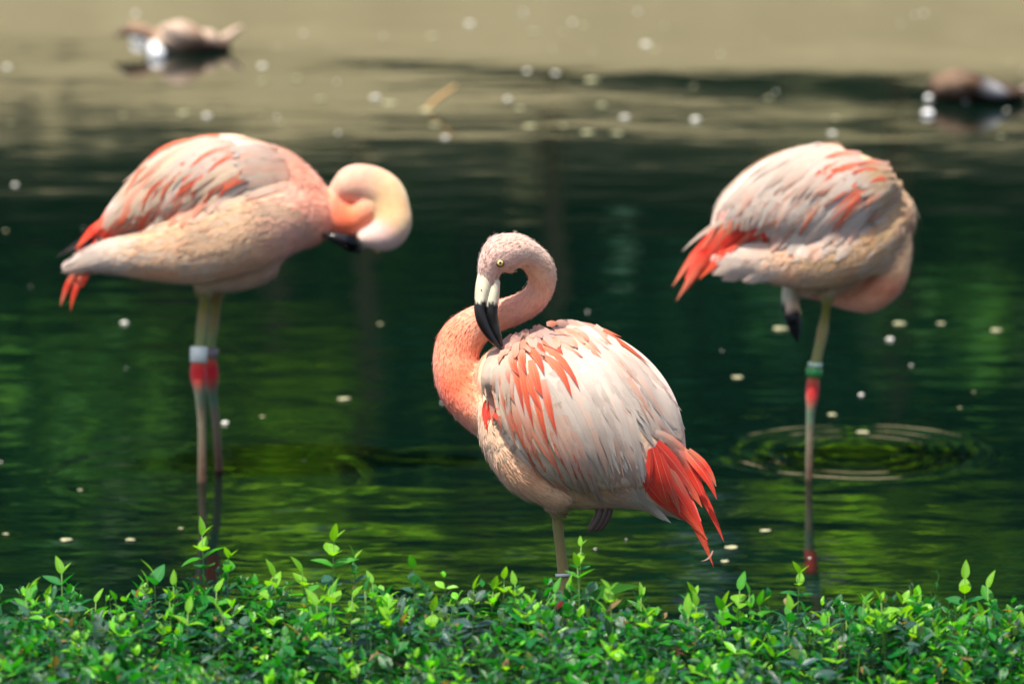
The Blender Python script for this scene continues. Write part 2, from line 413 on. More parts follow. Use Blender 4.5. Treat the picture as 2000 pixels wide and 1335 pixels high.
sapling(470, 580, 760, 1090, 49.6, 'slender yellow green tree with a tall narrow crown', 34)
sapling(610, 800, 1010, 1120, 49.4, 'slender yellow green tree with a low wide crown', 22)
sapling(930, 1210, 1020, 1160, 49.5, 'slender yellow green tree with the widest crown', 36)
sapling(1590, 1890, 960, 1140, 49.7, 'slender bright green tree with a broad crown beside the sand slope', 38)
sapling(470, 620, 660, 760, 49.9, 'slender tree with two small bright tufts', 9)
sapling(250, 420, 590, 700, 50.1, 'slender tree with a small scattered crown', 7)

# ------------------------------------------------------------------ flamingo toolkit
LIFT = .5
class Bird:
    def __init__(s, name, base, t0):
        s.t0 = t0; s.k = t0/F; s.root = empty(name, base); s.base = np.array(base)
        s.src = []                    # (verts, colours) of every loft, for colouring the skin
        s.V = []; s.Fc = []; s.ftree = None
    def pt(s, px, py, dz=0.0): return CAMP+ray(px, py)*(s.t0+dz)
    def loft(s, secs, n=26, m=40, rounded=True):
        """closed loft; secs = (px, py, depth offset m, half-width px, half-depth m or None, colour)"""
        k = len(secs)
        P_ = np.array([s.pt(a[0], a[1], a[2]) for a in secs]); ra = np.array([a[3]*s.k for a in secs])
        rb = np.array([(a[4] if a[4] is not None else a[3]*s.k) for a in secs]); C = np.array([a[5] for a in secs])
        d = np.r_[0, np.cumsum(np.linalg.norm(np.diff(P_, axis=0), axis=1))]
        data = np.c_[P_, ra, rb, C]
        u = np.linspace(0, d[-1], m)
        out = np.empty((m, data.shape[1]))
        tang = np.gradient(data, d, axis=0, edge_order=1)
        for j, uu in enumerate(u):                      # cubic hermite through the sections
            i = min(np.searchsorted(d, uu, 'right')-1, k-2); L = d[i+1]-d[i]; q = (uu-d[i])/L
            out[j] = (2*q**3-3*q**2+1)*data[i]+(q**3-2*q**2+q)*L*tang[i]+(-2*q**3+3*q**2)*data[i+1]+(q**3-q**2)*L*tang[i+1]
        out[:, 3:5] = np.maximum(out[:, 3:5], 3e-4); out[:, 5:] = np.clip(out[:, 5:], 0, 1)
        if rounded:
            def cap(o, dirn):
                r = min(o[3], o[4]); rows = []
                for a in (.35, .65, .88, .985):
                    q = o.copy(); q[:3] = o[:3]+dirn*r*a*.9; q[3:5] = o[3:5]*math.sqrt(1-a*a); rows.append(q)
                return rows
            d0 = out[0, :3]-out[1, :3]; d0 /= np.linalg.norm(d0); d1 = out[-1, :3]-out[-2, :3]; d1 /= np.linalg.norm(d1)
            out = np.array(cap(out[0], d0)[::-1]+list(out)+cap(out[-1], d1))
        m = len(out); C3 = out[:, :3]
        T = np.gradient(C3, axis=0); T /= np.linalg.norm(T, axis=1)[:, None]
        vd = C3-CAMP; vd /= np.linalg.norm(vd, axis=1)[:, None]
        verts, cols = [], []; pa = None
        for j in range(m):
            a = np.cross(T[j], vd[j]); la = np.linalg.norm(a)
            if la < .15 and pa is not None: a = pa-T[j]*np.dot(pa, T[j]); la = np.linalg.norm(a)
            a = a/la
            if pa is not None and np.dot(a, pa) < 0 and la < .5: a = -a
            pa = a; b = np.cross(a, T[j])
            for q in range(n):
                th = 2*math.pi*q/n
                verts.append(C3[j]+a*math.cos(th)*out[j, 3]+b*math.sin(th)*out[j, 4]); cols.append(out[j, 5:8])
        faces = []
        for j in range(m-1):
            for q in range(n): faces.append((j*n+q, j*n+(q+1) % n, (j+1)*n+(q+1) % n, (j+1)*n+q))
        faces.append(tuple(range(n))[::-1]); faces.append(tuple((m-1)*n+q for q in range(n)))
        return np.array(verts), faces, np.array(cols)
    def add(s, secs, **kw):
        v, f, c = s.loft(secs, **kw); o = len(s.V)
        s.V.extend(list(v)); s.Fc.extend([tuple(i+o for i in q) for q in f]); s.src.append((v, c))
    def skin(s, voxel=.0034, smooth=6):
        me = mesh_np('tmp', np.array(s.V)-s.base, s.Fc)
        o = bpy.data.objects.new('tmp', me); link(o)
        r = o.modifiers.new('r', 'REMESH'); r.mode = 'VOXEL'; r.voxel_size = voxel
        sm = o.modifiers.new('s', 'SMOOTH'); sm.iterations = smooth; sm.factor = .5
        bpy.context.view_layer.update()
        dg = bpy.context.evaluated_depsgraph_get()
        ev = bpy.data.meshes.new_from_object(o.evaluated_get(dg), depsgraph=dg)
        bpy.data.objects.remove(o)
        n = len(ev.vertices); co = np.empty(n*3, np.float32); ev.vertices.foreach_get('co', co); co = co.reshape(-1, 3)+s.base
        sv = np.concatenate([v for v, c in s.src]); scol = np.concatenate([c for v, c in s.src])
        kd = KDTree(len(sv))
        for i, v in enumerate(sv): kd.insert(v, i)
        kd.balance()
        C = np.ones((n, 4), np.float32)
        for i in range(n):
            w_ = 0; acc = np.zeros(3)
            for (_, j, dd) in kd.find_n(co[i], 8):
                ww = 1/(dd*dd+2e-5); acc += ww*scol[j]; w_ += ww
            C[i, :3] = acc/w_
        a = ev.color_attributes.new('Col', 'FLOAT_COLOR', 'POINT'); a.data.foreach_set('color', C.ravel())
        ev.polygons.foreach_set('use_smooth', np.ones(len(ev.polygons), bool))
        ev.name = 'body'; ev.materials.clear()
        b = mobj('body', ev, M_B, s.root); s.body = b; s.body_co = co; s.body_col = C
        s.surf_v = [co]; s.surf_f = [[tuple(p.vertices) for p in ev.polygons]]
        return b
    def part(s, name, secs, mat, parent=None, surf=False, colfn=None, **kw):
        v, f, c = s.loft(secs, **kw)
        if colfn is not None: c = colfn(v, c)
        o = mobj(name, mesh_np(name, v-s.base, f, c), mat, parent or s.root)
        if surf: s.surf_v.append(v); s.surf_f.append(f)
        return o
    def bake(s):
        V_, F_, o = [], [], 0
        for v, f in zip(s.surf_v, s.surf_f):
            V_ += [Vector(q) for q in v]; F_ += [tuple(i+o for i in q) for q in f]; o += len(v)
        s.bvh = BVHTree.FromPolygons(V_, F_)
    def hit(s, px, py):
        d = Vector(ray(px, py)); h = s.bvh.ray_cast(Vector(CAMP), d.normalized(), 60)
        return h
    def feather_data(s, g, cols, lift=(.002, .006), wig=0.0, shape=0, rows=7, dz_def=-.05, cup=.12, split=0.0, clip=False, soft=.12):
        (x0, y0), (x1, y1), (x2, y2), wpx = g
        if clip:                                   # a feather lying on the wing ends where the wing does
            for _ in range(8):
                if s.hit(x2, y2)[0] is not None: break
                x2 += (x0-x2)*.12; y2 += (y0-y2)*.12
            for _ in range(6):
                if s.hit(x1, y1)[0] is not None: break
                x1 += ((x0+x2)/2-x1)*.3; y1 += ((y0+y2)/2-y1)*.3
        u = np.linspace(0, 1, rows); ts = []; nr = []
        pp = [((1-q)**2*x0+2*q*(1-q)*x1+q*q*x2, (1-q)**2*y0+2*q*(1-q)*y1+q*q*y2) for q in u]
        for (a, b) in pp:
            h = s.hit(a, b)
            if h[0] is None: ts.append(None); nr.append(None)
            else:
                n_ = np.array(h[1]); r_ = ray(a, b)
                if np.dot(n_, r_) > 0: n_ = -n_
                ts.append(depth_of(h[0])); nr.append(n_)
        good = [i for i, q in enumerate(ts) if q is not None]
        if not good: ts = [s.t0+dz_def]*rows; nr = [-FWD]*rows
        else:
            for i in range(rows):
                if ts[i] is None:
                    j = min(good, key=lambda g_: abs(g_-i)); ts[i] = ts[j]; nr[i] = nr[j]*.5-FWD*.5
        ts = np.array(ts); 
        for _ in range(2): ts[1:-1] = np.minimum(ts[1:-1], .25*ts[:-2]+.5*ts[1:-1]+.25*ts[2:])
        C3 = np.array([CAMP+ray(a, b)*t_ for (a, b), t_ in zip(pp, ts)])
        nr = np.array(nr); nr = nr*.75-FWD*.25; nr /= np.linalg.norm(nr, axis=1)[:, None]
        lf = (lift[0]+(lift[1]-lift[0])*u**.8)*LIFT
        C3 = C3+nr*lf[:, None]
        T = np.gradient(C3, axis=0); T /= np.linalg.norm(T, axis=1)[:, None]
        S = np.cross(T, nr); S /= np.linalg.norm(S, axis=1)[:, None]
        if shape == 0:   wp = np.sin(np.pi*np.clip(.14+.86*u, 0, 1))**.75*(1-.25*u); wp[-1] = .03
        elif shape == 1: wp = np.clip(.45+1.0*u, 0, 1)*np.sqrt(np.clip(1-u**4.5, 0, 1)); wp[-1] = .16      # broad round tip
        else:            wp = np.clip(.5+1.4*u, 0, 1)*(1-u**1.6)**.8; wp[-1] = .02                        # pointed lance
        wp = wp/wp.max()*wpx*.5*s.k
        verts, cc, uv = [], [], []
        c0, c1, c2 = cols
        for i in range(rows):
            q = u[i]; c = mixc(c0, c1, min(1, q*2)) if q < .5 else mixc(c1, c2, q*2-1)
            for a in (-1, -.5, 0, .5, 1):
                off = S[i]*a*wp[i]*(1+.08*math.sin(i*2.1+a*3)*wig) - nr[i]*abs(a)**1.7*wp[i]*cup
                verts.append(C3[i]+off-s.base)
                cc.append(mixc(mixc(c, c0, split*max(0, a)), (.69, .54, .45), soft*abs(a)**2)); uv.append((a*.5+.5, q))
        faces = []
        for i in range(rows-1):
            for a in range(4): faces.append((i*5+a, i*5+a+1, (i+1)*5+a+1, (i+1)*5+a))
        return verts, faces, cc, uv
    def feather(s, parent, g, cols, **kw):
        v, f, c, uv = s.feather_data(g, cols, **kw)
        return mobj('feather', mesh_np('feather', v, f, c, uv), M_F, parent)
    def row(s, parent, guides, n, pal, lift, jit=4, ext=1.0, dense=1.0, thin=1.0, **kw):
        """n feathers interpolated along a list of guide feathers"""
        G = np.array([[*g[0], *g[1], *g[2], g[3]] for g in guides], float)
        n = int(n*dense)
        for i in range(n):
            q = i/(max(1, n-1))*(len(G)-1); a = min(int(q), len(G)-2); f_ = q-a
            g = G[a]*(1-f_)+G[a+1]*f_
            g[:6] += np.array([random.gauss(0, jit) for _ in range(6)])*np.array([.6, .6, .8, .8, 1.2, 1.6]); g[6] *= random.uniform(.88, 1.15)
            g[4:6] = g[0:2]+(g[4:6]-g[0:2])*ext; g[6] *= thin
            c = pal(q/(len(G)-1)) if callable(pal) else pal
            v_ = random.uniform(.91, 1.03); c = [tuple(min(1, x*v_) for x in k_) for k_ in c]
            l0 = lift[0]; l1 = lift[1]+random.uniform(0, .0015)
            s.feather(parent, ((g[0], g[1]), (g[2], g[3]), (g[4], g[5]), g[6]), c, lift=(l0, l1), clip=True, **kw)
    def down(s, name, region, n, length, width, flow, lift=(.0003, .0016), tint=1.0, parent=None):
        """fine body feathers too small to pick apart: one joined part"""
        V_, F_, C_, U_ = [], [], [], []
        kd = KDTree(len(s.body_co))
        for i, v in enumerate(s.body_co): kd.insert(v, i)
        kd.balance()
        tries = 0; k = 0
        while k < n and tries < n*6:
            tries += 1
            px, py = random.uniform(region[0], region[2]), random.uniform(region[1], region[3])
            h = s.hit(px, py)
            if h[0] is None: continue
            _, j, dd = kd.find(h[0])
            if dd > .006: continue
            fx, fy = flow(px, py); L = length*random.uniform(.6, 1.3); an = random.gauss(0, .22)
            fx, fy = fx*math.cos(an)-fy*math.sin(an), fx*math.sin(an)+fy*math.cos(an)
            c = s.body_col[j, :3]*random.uniform(.95, 1.06)*tint; c = tuple(np.clip(c, 0, .92))
            tip = mixc(c, (.85, .74, .64), random.uniform(0, .12))
            v, f, cc, uv = s.feather_data(((px, py), (px+fx*L*.5, py+fy*L*.5), (px+fx*L, py+fy*L), width*random.uniform(.7, 1.2)), (c, c, tip), lift=(lift[0], lift[1]*random.uniform(.2, 1)), rows=4, cup=.2, clip=True, shape=0)
            o = len(V_); V_ += v; F_ += [tuple(a+o for a in q) for q in f]; C_ += cc; U_ += uv; k += 1
        o = mobj(name, mesh_np(name, V_, F_, C_, U_), M_F, parent or s.root); o['kind'] = 'stuff'
        return o
def _fuzz(s, name, flow, n, length, width, rise):
    """short hair-like plumage too fine to pick apart: one joined part"""
    me = s.body.data; nv = len(me.vertices)
    nr = np.empty(nv*3, np.float32); me.vertices.foreach_get('normal', nr); nr = nr.reshape(-1, 3)
    V_, F_, C_, k, tries = [], [], [], 0, 0
    while k < n and tries < n*8:
        tries += 1; i = random.randrange(nv); p = s.body_co[i]; x, y = px_of(p)
        T = flow(p, x, y)
        if T is None: continue
        N_ = nr[i]; p = p+np.random.default_rng(tries).normal(0, .0012, 3)
        T = T+np.array([random.gauss(0, .16) for _ in range(3)])*np.linalg.norm(T); T = T-N_*np.dot(T, N_); T /= max(1e-6, np.linalg.norm(T))
        S = np.cross(T, N_)*width*.5; L = length*random.uniform(.5, 1.3)
        p = p-N_*.0006; m_ = p+T*L*.55+N_*L*rise*.8; e = p+T*L+N_*L*rise*random.uniform(.7, 1.5)
        o = len(V_); V_ += [p-S-s.base, p+S-s.base, m_+S-s.base, m_-S-s.base, e-s.base]
        F_ += [(o, o+1, o+2, o+3), (o+3, o+2, o+4)]
        c = s.body_col[i, :3]*random.uniform(.86, 1.12); C_ += [c]*5; k += 1
    ob = mobj(name, mesh_np(name, V_, F_, C_), M_B, s.root); ob['kind'] = 'stuff'
    return ob
Bird.fuzz = _fuzz
def ring_part(b, name, c, axis_to, r_px, h_px, mat, parent=None):
    """a short tube round a leg"""
    n = 24; p0 = b.pt(*c); p1 = b.pt(*axis_to); T = p1-p0; T /= np.linalg.norm(T)
    a = np.cross(T, FWD); a /= np.linalg.norm(a); bb = np.cross(T, a)
    r = r_px*b.k; h = h_px*b.k; prof = [(r*.82, -.5), (r, -.46), (r*1.0, .46), (r*.82, .5)]
    V_, F_ = [], []
    for rr, hh in prof:
        for q in range(n):
            th = 2*math.pi*q/n; V_.append(p0+T*hh*h+(a*math.cos(th)+bb*math.sin(th))*rr-b.base)
    for j in range(4):
        for q in range(n): F_.append((j*n+q, j*n+(q+1) % n, ((j+1) % 4)*n+(q+1) % n, ((j+1) % 4)*n+q))
    return mobj(name, mesh_np(name, V_, F_), mat, parent or b.root)
def ball(b, name, p, r, mat, parent, flat=(1, 1, 1), n=16):
    V_, F_ = [], []
    for i in range(n//2+1):
        for j in range(n):
            th = math.pi*i/(n//2); ph = 2*math.pi*j/n
            V_.append(np.array(p)-b.base+np.array([math.sin(th)*math.cos(ph)*flat[0], math.sin(th)*math.sin(ph)*flat[1], math.cos(th)*flat[2]])*r)
    for i in range(n//2):
        for j in range(n): F_.append((i*n+j, i*n+(j+1) % n, (i+1)*n+(j+1) % n, (i+1)*n+j))
    return mobj(name, mesh_np(name, V_, F_), mat, parent)

# plumage palette (albedo); the mauve has head-and-neck shadow put into it
WHT = (.64, .53, .45); CRM = (.70, .51, .36); PNK = (.74, .42, .31); SAL = (.80, .25, .14); ORG = (.84, .12, .04); RED = (.84, .04, .016)
MAU_SHADE = (.56, .34, .29); PALE = (.67, .48, .38); BLK = (.012, .011, .012); NECK = (.76, .26, .15); NECKL = (.76, .37, .25); NECKD = (.74, .15, .075); BEL = (.72, .47, .29)
OLV = lin(140, 130, 82); TAR = lin(108, 102, 80); DRK = lin(78, 56, 38); ANK = (.50, .035, .03)

# ------------------------------------------------------------------ flamingo in focus
def t_at(py): return depth_of(onwater(1000, py))
base = onwater(1107, 1430); base[2] = -.02
B = Bird('flamingo', tuple(base), t_at(1430))
tag(B.root, 'pink flamingo on one leg preening, with black bill on its back and pale eye showing', 'flamingo', 'flamingos in the pond')
B.add([(990, 742, .00, 72, .075, BEL), (1020, 752, 0, 112, .10, BEL), (1066, 782, 0, 152, .125, BEL), (1112, 820, 0, 166, .135, BEL), (1160, 852, 0, 158, .13, BEL),
       (1208, 885, 0, 132, .115, BEL), (1255, 920, 0, 92, .09, PALE), (1300, 960, 0, 52, .06, PALE), (1335, 992, 0, 25, .03, WHT)], m=46, n=36)
B.add([(962, 800, -.045, 30, .045, BEL), (978, 850, -.06, 42, .045, CRM), (1020, 915, -.06, 46, .05, BEL), (1085, 960, -.045, 36, .05, BEL)], m=26, n=24)
hd = lin(200, 172, 162); hd2 = lin(206, 176, 160)
B.add([(952, 556, -.055, 17, .017, hd), (954, 538, -.055, 21, .022, hd), (960, 516, -.055, 28, .029, hd), (976, 500, -.052, 40, .037, hd), (1003, 490, -.045, 35, .033, hd2), (1030, 497, -.03, 29, .028, hd2),
       (1052, 518, -.01, 28, .027, lin(214, 180, 156)), (1059, 550, .01, 27, .026, lin(217, 174, 150)), (1043, 583, .022, 27, .026, lin(220, 166, 142)), (1010, 604, .03, 29, .027, lin(222, 158, 134)),
       (970, 617, .035, 31, .029, NECKL), (930, 635, .038, 38, .034, NECKL), (899, 667, .038, 45, .038, NECK), (890, 708, .035, 45, .042, NECK), (902, 750, .03, 50, .05, NECKD),
       (936, 790, .02, 52, .062, NECK), (980, 815, .01, 60, .07, CRM)], m=70, n=28)
B.add([(1088, 985, .01, 30, None, CRM), (1088, 1004, .01, 13, None, OLV), (1090, 1030, .01, 11.5, None, OLV), (1096, 1080, .01, 11, None, OLV), (1100, 1118, .01, 12, None, OLV), (1102, 1158, .01, 14, None, OLV), (1103, 1182, .01, 17, None, ANK),
       (1104, 1205, .01, 13, None, TAR), (1105, 1260, .01, 9.5, None, TAR), (1107, 1400, .01, 9.5, None, DRK), (1107, 1520, .01, 10, None, DRK)], m=60, n=14)
B.skin()
# bill: two mandibles, pale at the base and black towards the tip
def billcol(thr, pale):
    def f(v, c):
        out = c.copy()
        for i, p in enumerate(v):
            x, y = px_of(p)
            e = y-thr-4*math.sin(x*.9)-3*math.sin(x*.37+1)
            q = min(1, max(0, e/5+.5)); out[i] = np.array(pale)*(1-q)+np.array(BLK)*q
        return out
    return f
pb = lin(198, 190, 166)
B.part('upper_mandible', [(949, 540, -.058, 17, .016, pb), (944, 562, -.06, 16, .0165, pb), (940, 585, -.061, 13.5, .0165, pb), (938, 605, -.062, 12, .016, pb), (942, 625, -.062, 12, .015, pb), (952, 647, -.061, 10, .0125, pb), (966, 667, -.06, 6.5, .008, pb), (979, 681, -.058, 2.5, .003, pb)],
       M_BILL, colfn=billcol(590, pb), m=60, n=24)
B.part('lower_mandible', [(966, 552, -.054, 11, .0155, pb), (963, 572, -.056, 13, .016, pb), (959, 592, -.057, 14.5, .0155, pb), (959, 612, -.057, 13, .0145, pb), (964, 632, -.056, 10.5, .012, pb), (972, 654, -.056, 7.5, .009, pb), (980, 674, -.056, 3.5, .004, pb)],
       M_BILL, colfn=billcol(591, pb), m=60, n=24)
# wings folded over the back
B.part('wing', [(972, 742, -.085, 30, .03, CRM), (1000, 745, -.092, 62, .045, CRM), (1040, 775, -.098, 92, .055, WHT), (1085, 812, -.10, 108, .06, WHT), (1130, 848, -.098, 106, .058, WHT), (1175, 880, -.09, 88, .05, WHT), (1215, 908, -.08, 58, .04, PALE), (1245, 930, -.07, 26, .025, PALE)], M_B, surf=True, m=50, n=32)
nw = B.root.children[-1] if False else [o for o in bpy.data.objects if o.name.startswith('wing')][-1]
fw = B.part('wing', [(1075, 672, .04, 30, .05, MAU_SHADE), (1120, 682, .05, 48, .06, WHT), (1168, 706, .055, 60, .065, WHT), (1214, 745, .05, 68, .07, WHT), (1254, 792, .04, 66, .07, WHT), (1287, 843, .025, 52, .06, PALE), (1316, 894, .01, 28, .04, PNK)], M_B, surf=True, m=50, n=32)
B.bake()
# the eyes sit on either side of the head
h = B.hit(977, 513); ep = np.array(h[0]); en = np.array(h[1]); mid = B.pt(976, 500, -.052)
for sgn in (0, 1):
    p = ep if sgn == 0 else ep+FWD*2*np.dot(mid-ep, FWD)
    f_ = -FWD if sgn == 0 else FWD
    e = ball(B, 'eye', p-f_*.0034, .0078, M_EYERING, B.root, n=20)
    i_ = ball(B, 'iris', p-f_*.0006, .0058, M_EYE, e, n=18)
    ball(B, 'pupil', p+f_*.0040, .0024, M_PUPIL, e, n=12)
nst = ball(B, 'nostril', np.array(B.hit(940, 566)[0])-FWD*(-.0003) if B.hit(940, 566)[0] else B.pt(940, 566, -.077), .0011, M_PUPIL, B.root, n=8)
# tail and long red flight feathers
def c2(x, y): return (900+x*.397, 600+y*.397)
def c3(x, y): return (920+x*.1797, 620+y*.1797)
def c4(x, y): return (1080+x*.2098, 620+y*.2098)
REDS = (SAL, RED, RED); RED2 = (RED, RED, ORG)
tail = B.part('tail', [(1262, 915, -.01, 46, .03, RED), (1300, 950, -.012, 34, .02, RED), (1335, 985, -.014, 22, .012, RED), (1362, 1020, -.015, 9, .006, RED)], M_B, surf=True, m=24, n=20)
B.bake()
for a, b_, c_, w_, col_, lf in [
    ((860, 890), (960, 1010), (1035, 1058), 46, (WHT, WHT, WHT), (.001, .003)), ((820, 900), (900, 980), (1000, 1045), 50, (WHT, WHT, CRM), (.002, .004)), ((790, 910), (860, 970), (960, 1020), 46, (CRM, WHT, WHT), (.003, .005)),
    ((1000, 760), (1130, 950), (1243, 1275), 62, REDS, (.002, .004)), ((960, 800), (1120, 950), (1240, 1262), 58, RED2, (.003, .006)), ((1040, 700), (1200, 900), (1292, 1150), 50, REDS, (.003, .005)),
    ((930, 860), (1060, 960), (1215, 1140), 60, RED2, (.004, .008)), ((905, 850), (970, 950), (1100, 1040), 56, (RED, RED, SAL), (.006, .009)),
    ((940, 690), (980, 860), (1025, 995), 84, RED2, (.006, .010)), ((960, 670), (1080, 800), (1180, 985), 92, RED2, (.005, .011)), ((1080, 690), (1210, 800), (1255, 945), 52, REDS, (.004, .008)),
    ((1120, 700), (1230, 790), (1256, 880), 40, (SAL, RED, SAL), (.004, .008)), ((1010, 660), (1150, 780), (1215, 1010), 64, (PNK, RED, RED), (.007, .013)), ((950, 620), (1080, 660), (1190, 860), 66, (PALE, SAL, RED), (.008, .015)),
    ((925, 700), (930, 830), (905, 905), 40, (RED, RED, ORG), (.008, .012)), ((970, 720), (1010, 860), (1080, 1010), 60, (RED, RED, SAL), (.010, .014)), ((1240, 1195), (1225, 1245), (1180, 1246), 10, (PNK, PNK, PALE), (.004, .006))]:
    B.feather(tail, (c2(*a), c2(*b_), c2(*c_), w_*.397), col_, lift=lf, shape=2, cup=.15, soft=.06)
# far wing
def palfar(q): return random.choice([(WHT, WHT, PALE), (PALE, WHT, WHT), (WHT, PALE, PNK), (PALE, WHT, PALE)])
B.row(fw, [(c4(880, 900), c4(1010, 1000), c4(1150, 1180), 26), (c4(960, 780), c4(1130, 960), c4(1240, 1160), 24), (c4(1010, 680), c4(1190, 900), c4(1370, 1330), 22)], 7, palfar, (.001, .005), shape=2)
B.row(fw, [(c4(560, 620), c4(760, 860), c4(930, 1130), 22), (c4(650, 720), c4(820, 880), c4(1110, 1120), 30), (c4(700, 540), c4(950, 740), c4(1130, 1060), 30), (c4(850, 480), c4(1090, 760), c4(1270, 1180), 22)], 11, palfar, (.003, .006), shape=0, ext=1.1, dense=1.0, thin=1.3)
B.row(fw, [(c4(330, 430), c4(540, 640), c4(680, 800), 22), (c4(420, 360), c4(640, 600), c4(740, 730), 32), (c4(600, 330), c4(850, 520), c4(1060, 880), 30), (c4(640, 270), c4(860, 470), c4(1130, 840), 20)], 10, palfar, (.004, .008), shape=0, ext=1.2, dense=1.0, thin=1.3)
B.row(fw, [(c4(120, 180), c4(330, 340), c4(560, 640), 26), (c4(180, 140), c4(430, 280), c4(650, 600), 32), (c4(330, 110), c4(600, 260), c4(860, 520), 26), (c4(420, 130), c4(680, 290), c4(930, 560), 18)], 9, palfar, (.006, .010), shape=0, ext=1.25, dense=1.0, thin=1.3)
B.row(fw, [(c4(40, 130), c4(220, 200), c4(420, 400), 28), (c4(100, 70), c4(300, 110), c4(540, 300), 26), (c4(160, 45), c4(360, 90), c4(600, 250), 18)], 8, lambda q: random.choice([(MAU_SHADE, WHT, WHT), (PALE, WHT, WHT), (MAU_SHADE, PNK, SAL)]), (.008, .014), shape=0)
for a, b_, c_, w_, col_ in [((330, 95), (560, 150), (880, 470), 13, (SAL, ORG, ORG)), ((400, 130), (640, 240), (860, 455), 11, (PNK, ORG, RED)), ((200, 60), (400, 110), (620, 220), 13, (MAU_SHADE, SAL, ORG)),
                            ((290, 90), (450, 170), (545, 300), 14, (MAU_SHADE, PNK, SAL)), ((30, 45), (200, 25), (380, 90), 14, (PNK, MAU_SHADE, PNK)), ((-60, 60), (80, 20), (260, 40), 13, (PNK, SAL, MAU_SHADE))]:
    B.feather(fw, (c4(*a), c4(*b_), c4(*c_), w_), col_, lift=(.013, .020), shape=2, cup=.15, clip=True, soft=0)
# near wing: long lower coverts first, then the white ones, then the orange scapulars on top
def pallow(q):
    if q < .45: return random.choice([(CRM, CRM, PNK), (CRM, CRM, SAL), (CRM, CRM, CRM), (CRM, WHT, CRM)])
    return random.choice([(WHT, PALE, PNK), (WHT, WHT, PALE), (PALE, PALE, PNK), (WHT, PALE, CRM)])
B.row(nw, [((968, 770), (990, 850), (1090, 945), 20), ((985, 780), (1030, 880), (1118, 966), 26), ((1035, 800), (1080, 890), (1132, 962), 26), ((1080, 800), (1130, 890), (1180, 985), 26), ((1120, 800), (1165, 880), (1205, 955), 30), ((1150, 790), (1205, 860), (1238, 945), 32), ((1180, 780), (1240, 850), (1262, 945), 32)], 24, pallow, (.001, .007), jit=5, shape=2, dense=1.15, thin=1.0)
B.row(nw, [((958, 720), (962, 790), (1005, 855), 16), ((985, 720), (1000, 800), (1050, 880), 20), ((1030, 720), (1060, 800), (1098, 890), 22), ((1075, 720), (1115, 800), (1150, 900), 26), ((1110, 700), (1175, 780), (1200, 890), 32), ((1125, 690), (1215, 770), (1245, 890), 36)], 22, lambda q: random.choice([(CRM, WHT, PNK), (WHT, CRM, CRM), (PALE, WHT, SAL)]) if q < .5 else random.choice([(WHT, WHT, WHT), (WHT, WHT, PALE), (WHT, PALE, WHT)]), (.003, .008), jit=6, shape=0, ext=1.15, dense=1.0, thin=1.4)
B.row(nw, [((960, 690), (950, 740), (968, 800), 15), ((975, 690), (975, 750), (1000, 820), 17), ((1010, 690), (1020, 760), (1040, 830), 19), ((1050, 690), (1075, 760), (1100, 850), 22), ((1090, 680), (1140, 740), (1165, 850), 28), ((1110, 668), (1185, 730), (1225, 840), 34)], 18, lambda q: random.choice([(CRM, CRM, ORG), (WHT, WHT, SAL), (CRM, WHT, CRM)]) if q < .55 else (WHT, WHT, WHT), (.005, .010), jit=5, shape=0, ext=1.25, dense=1.0, thin=1.35)
B.row(nw, [((1085, 670), (1120, 690), (1150, 760), 24), ((1090, 660), (1150, 680), (1195, 760), 30), ((1100, 655), (1165, 690), (1205, 770), 30)], 8, lambda q: random.choice([(MAU_SHADE, WHT, WHT), (PALE, WHT, WHT)]), (.007, .013), jit=4, shape=0, ext=1.5, dense=1.2, thin=1.1)
B.row(nw, [((958, 700), (942, 730), (952, 790), 12), ((970, 690), (955, 730), (962, 795), 13), ((1000, 690), (990, 740), (1000, 800), 14)], 12, lambda q: random.choice([(CRM, CRM, SAL), (WHT, CRM, ORG), (CRM, WHT, WHT), (PALE, PALE, CRM)]), (.009, .015), jit=3, shape=0)
SC = [((440, 420), (500, 640), (585, 1040), 80), ((540, 400), (560, 760), (690, 1200), 85), ((400, 430), (390, 560), (430, 720), 90), ((300, 560), (350, 620), (340, 760), 85), ((470, 600), (400, 780), (485, 915), 75), ((240, 580), (270, 680), (222, 850), 70),
      ((610, 620), (640, 800), (760, 1000), 75), ((690, 780), (740, 1040), (835, 1335), 80), ((650, 470), (690, 700), (780, 860), 110), ((790, 680), (810, 900), (935, 1270), 95), ((780, 430), (980, 520), (1085, 865), 105), ((790, 340), (1000, 430), (1165, 790), 95),
      ((520, 330), (700, 340), (790, 625), 130), ((600, 250), (720, 250), (800, 430), 120), ((770, 270), (900, 290), (1005, 445), 100), ((920, 300), (1050, 340), (1215, 470), 75), ((450, 400), (440, 520), (530, 640), 90), ((560, 350), (520, 430), (600, 620), 90)]
for i, (a, b_, c_, w_) in enumerate(SC):
    c0 = random.choice([PNK, SAL, SAL, SAL]); col_ = (c0, ORG, RED) if i not in (2, 3, 4, 5, 15) else (CRM, PNK, ORG)
    B.feather(nw, (c3(*a), c3(*b_), c3(*c_), w_*.1797), col_, lift=(.009, .014+.0003*i), shape=2, split=.35, cup=.18)
for a, b_, c_, w_ in [((180, 900), (135, 1040), (185, 1230), 85), ((200, 930), (190, 1040), (210, 1120), 80), ((215, 1040), (280, 1060), (350, 1150), 60)]:
    B.feather(nw, (c3(*a), c3(*b_), c3(*c_), w_*.1797), (RED, RED, RED), lift=(.005, .006), shape=0)
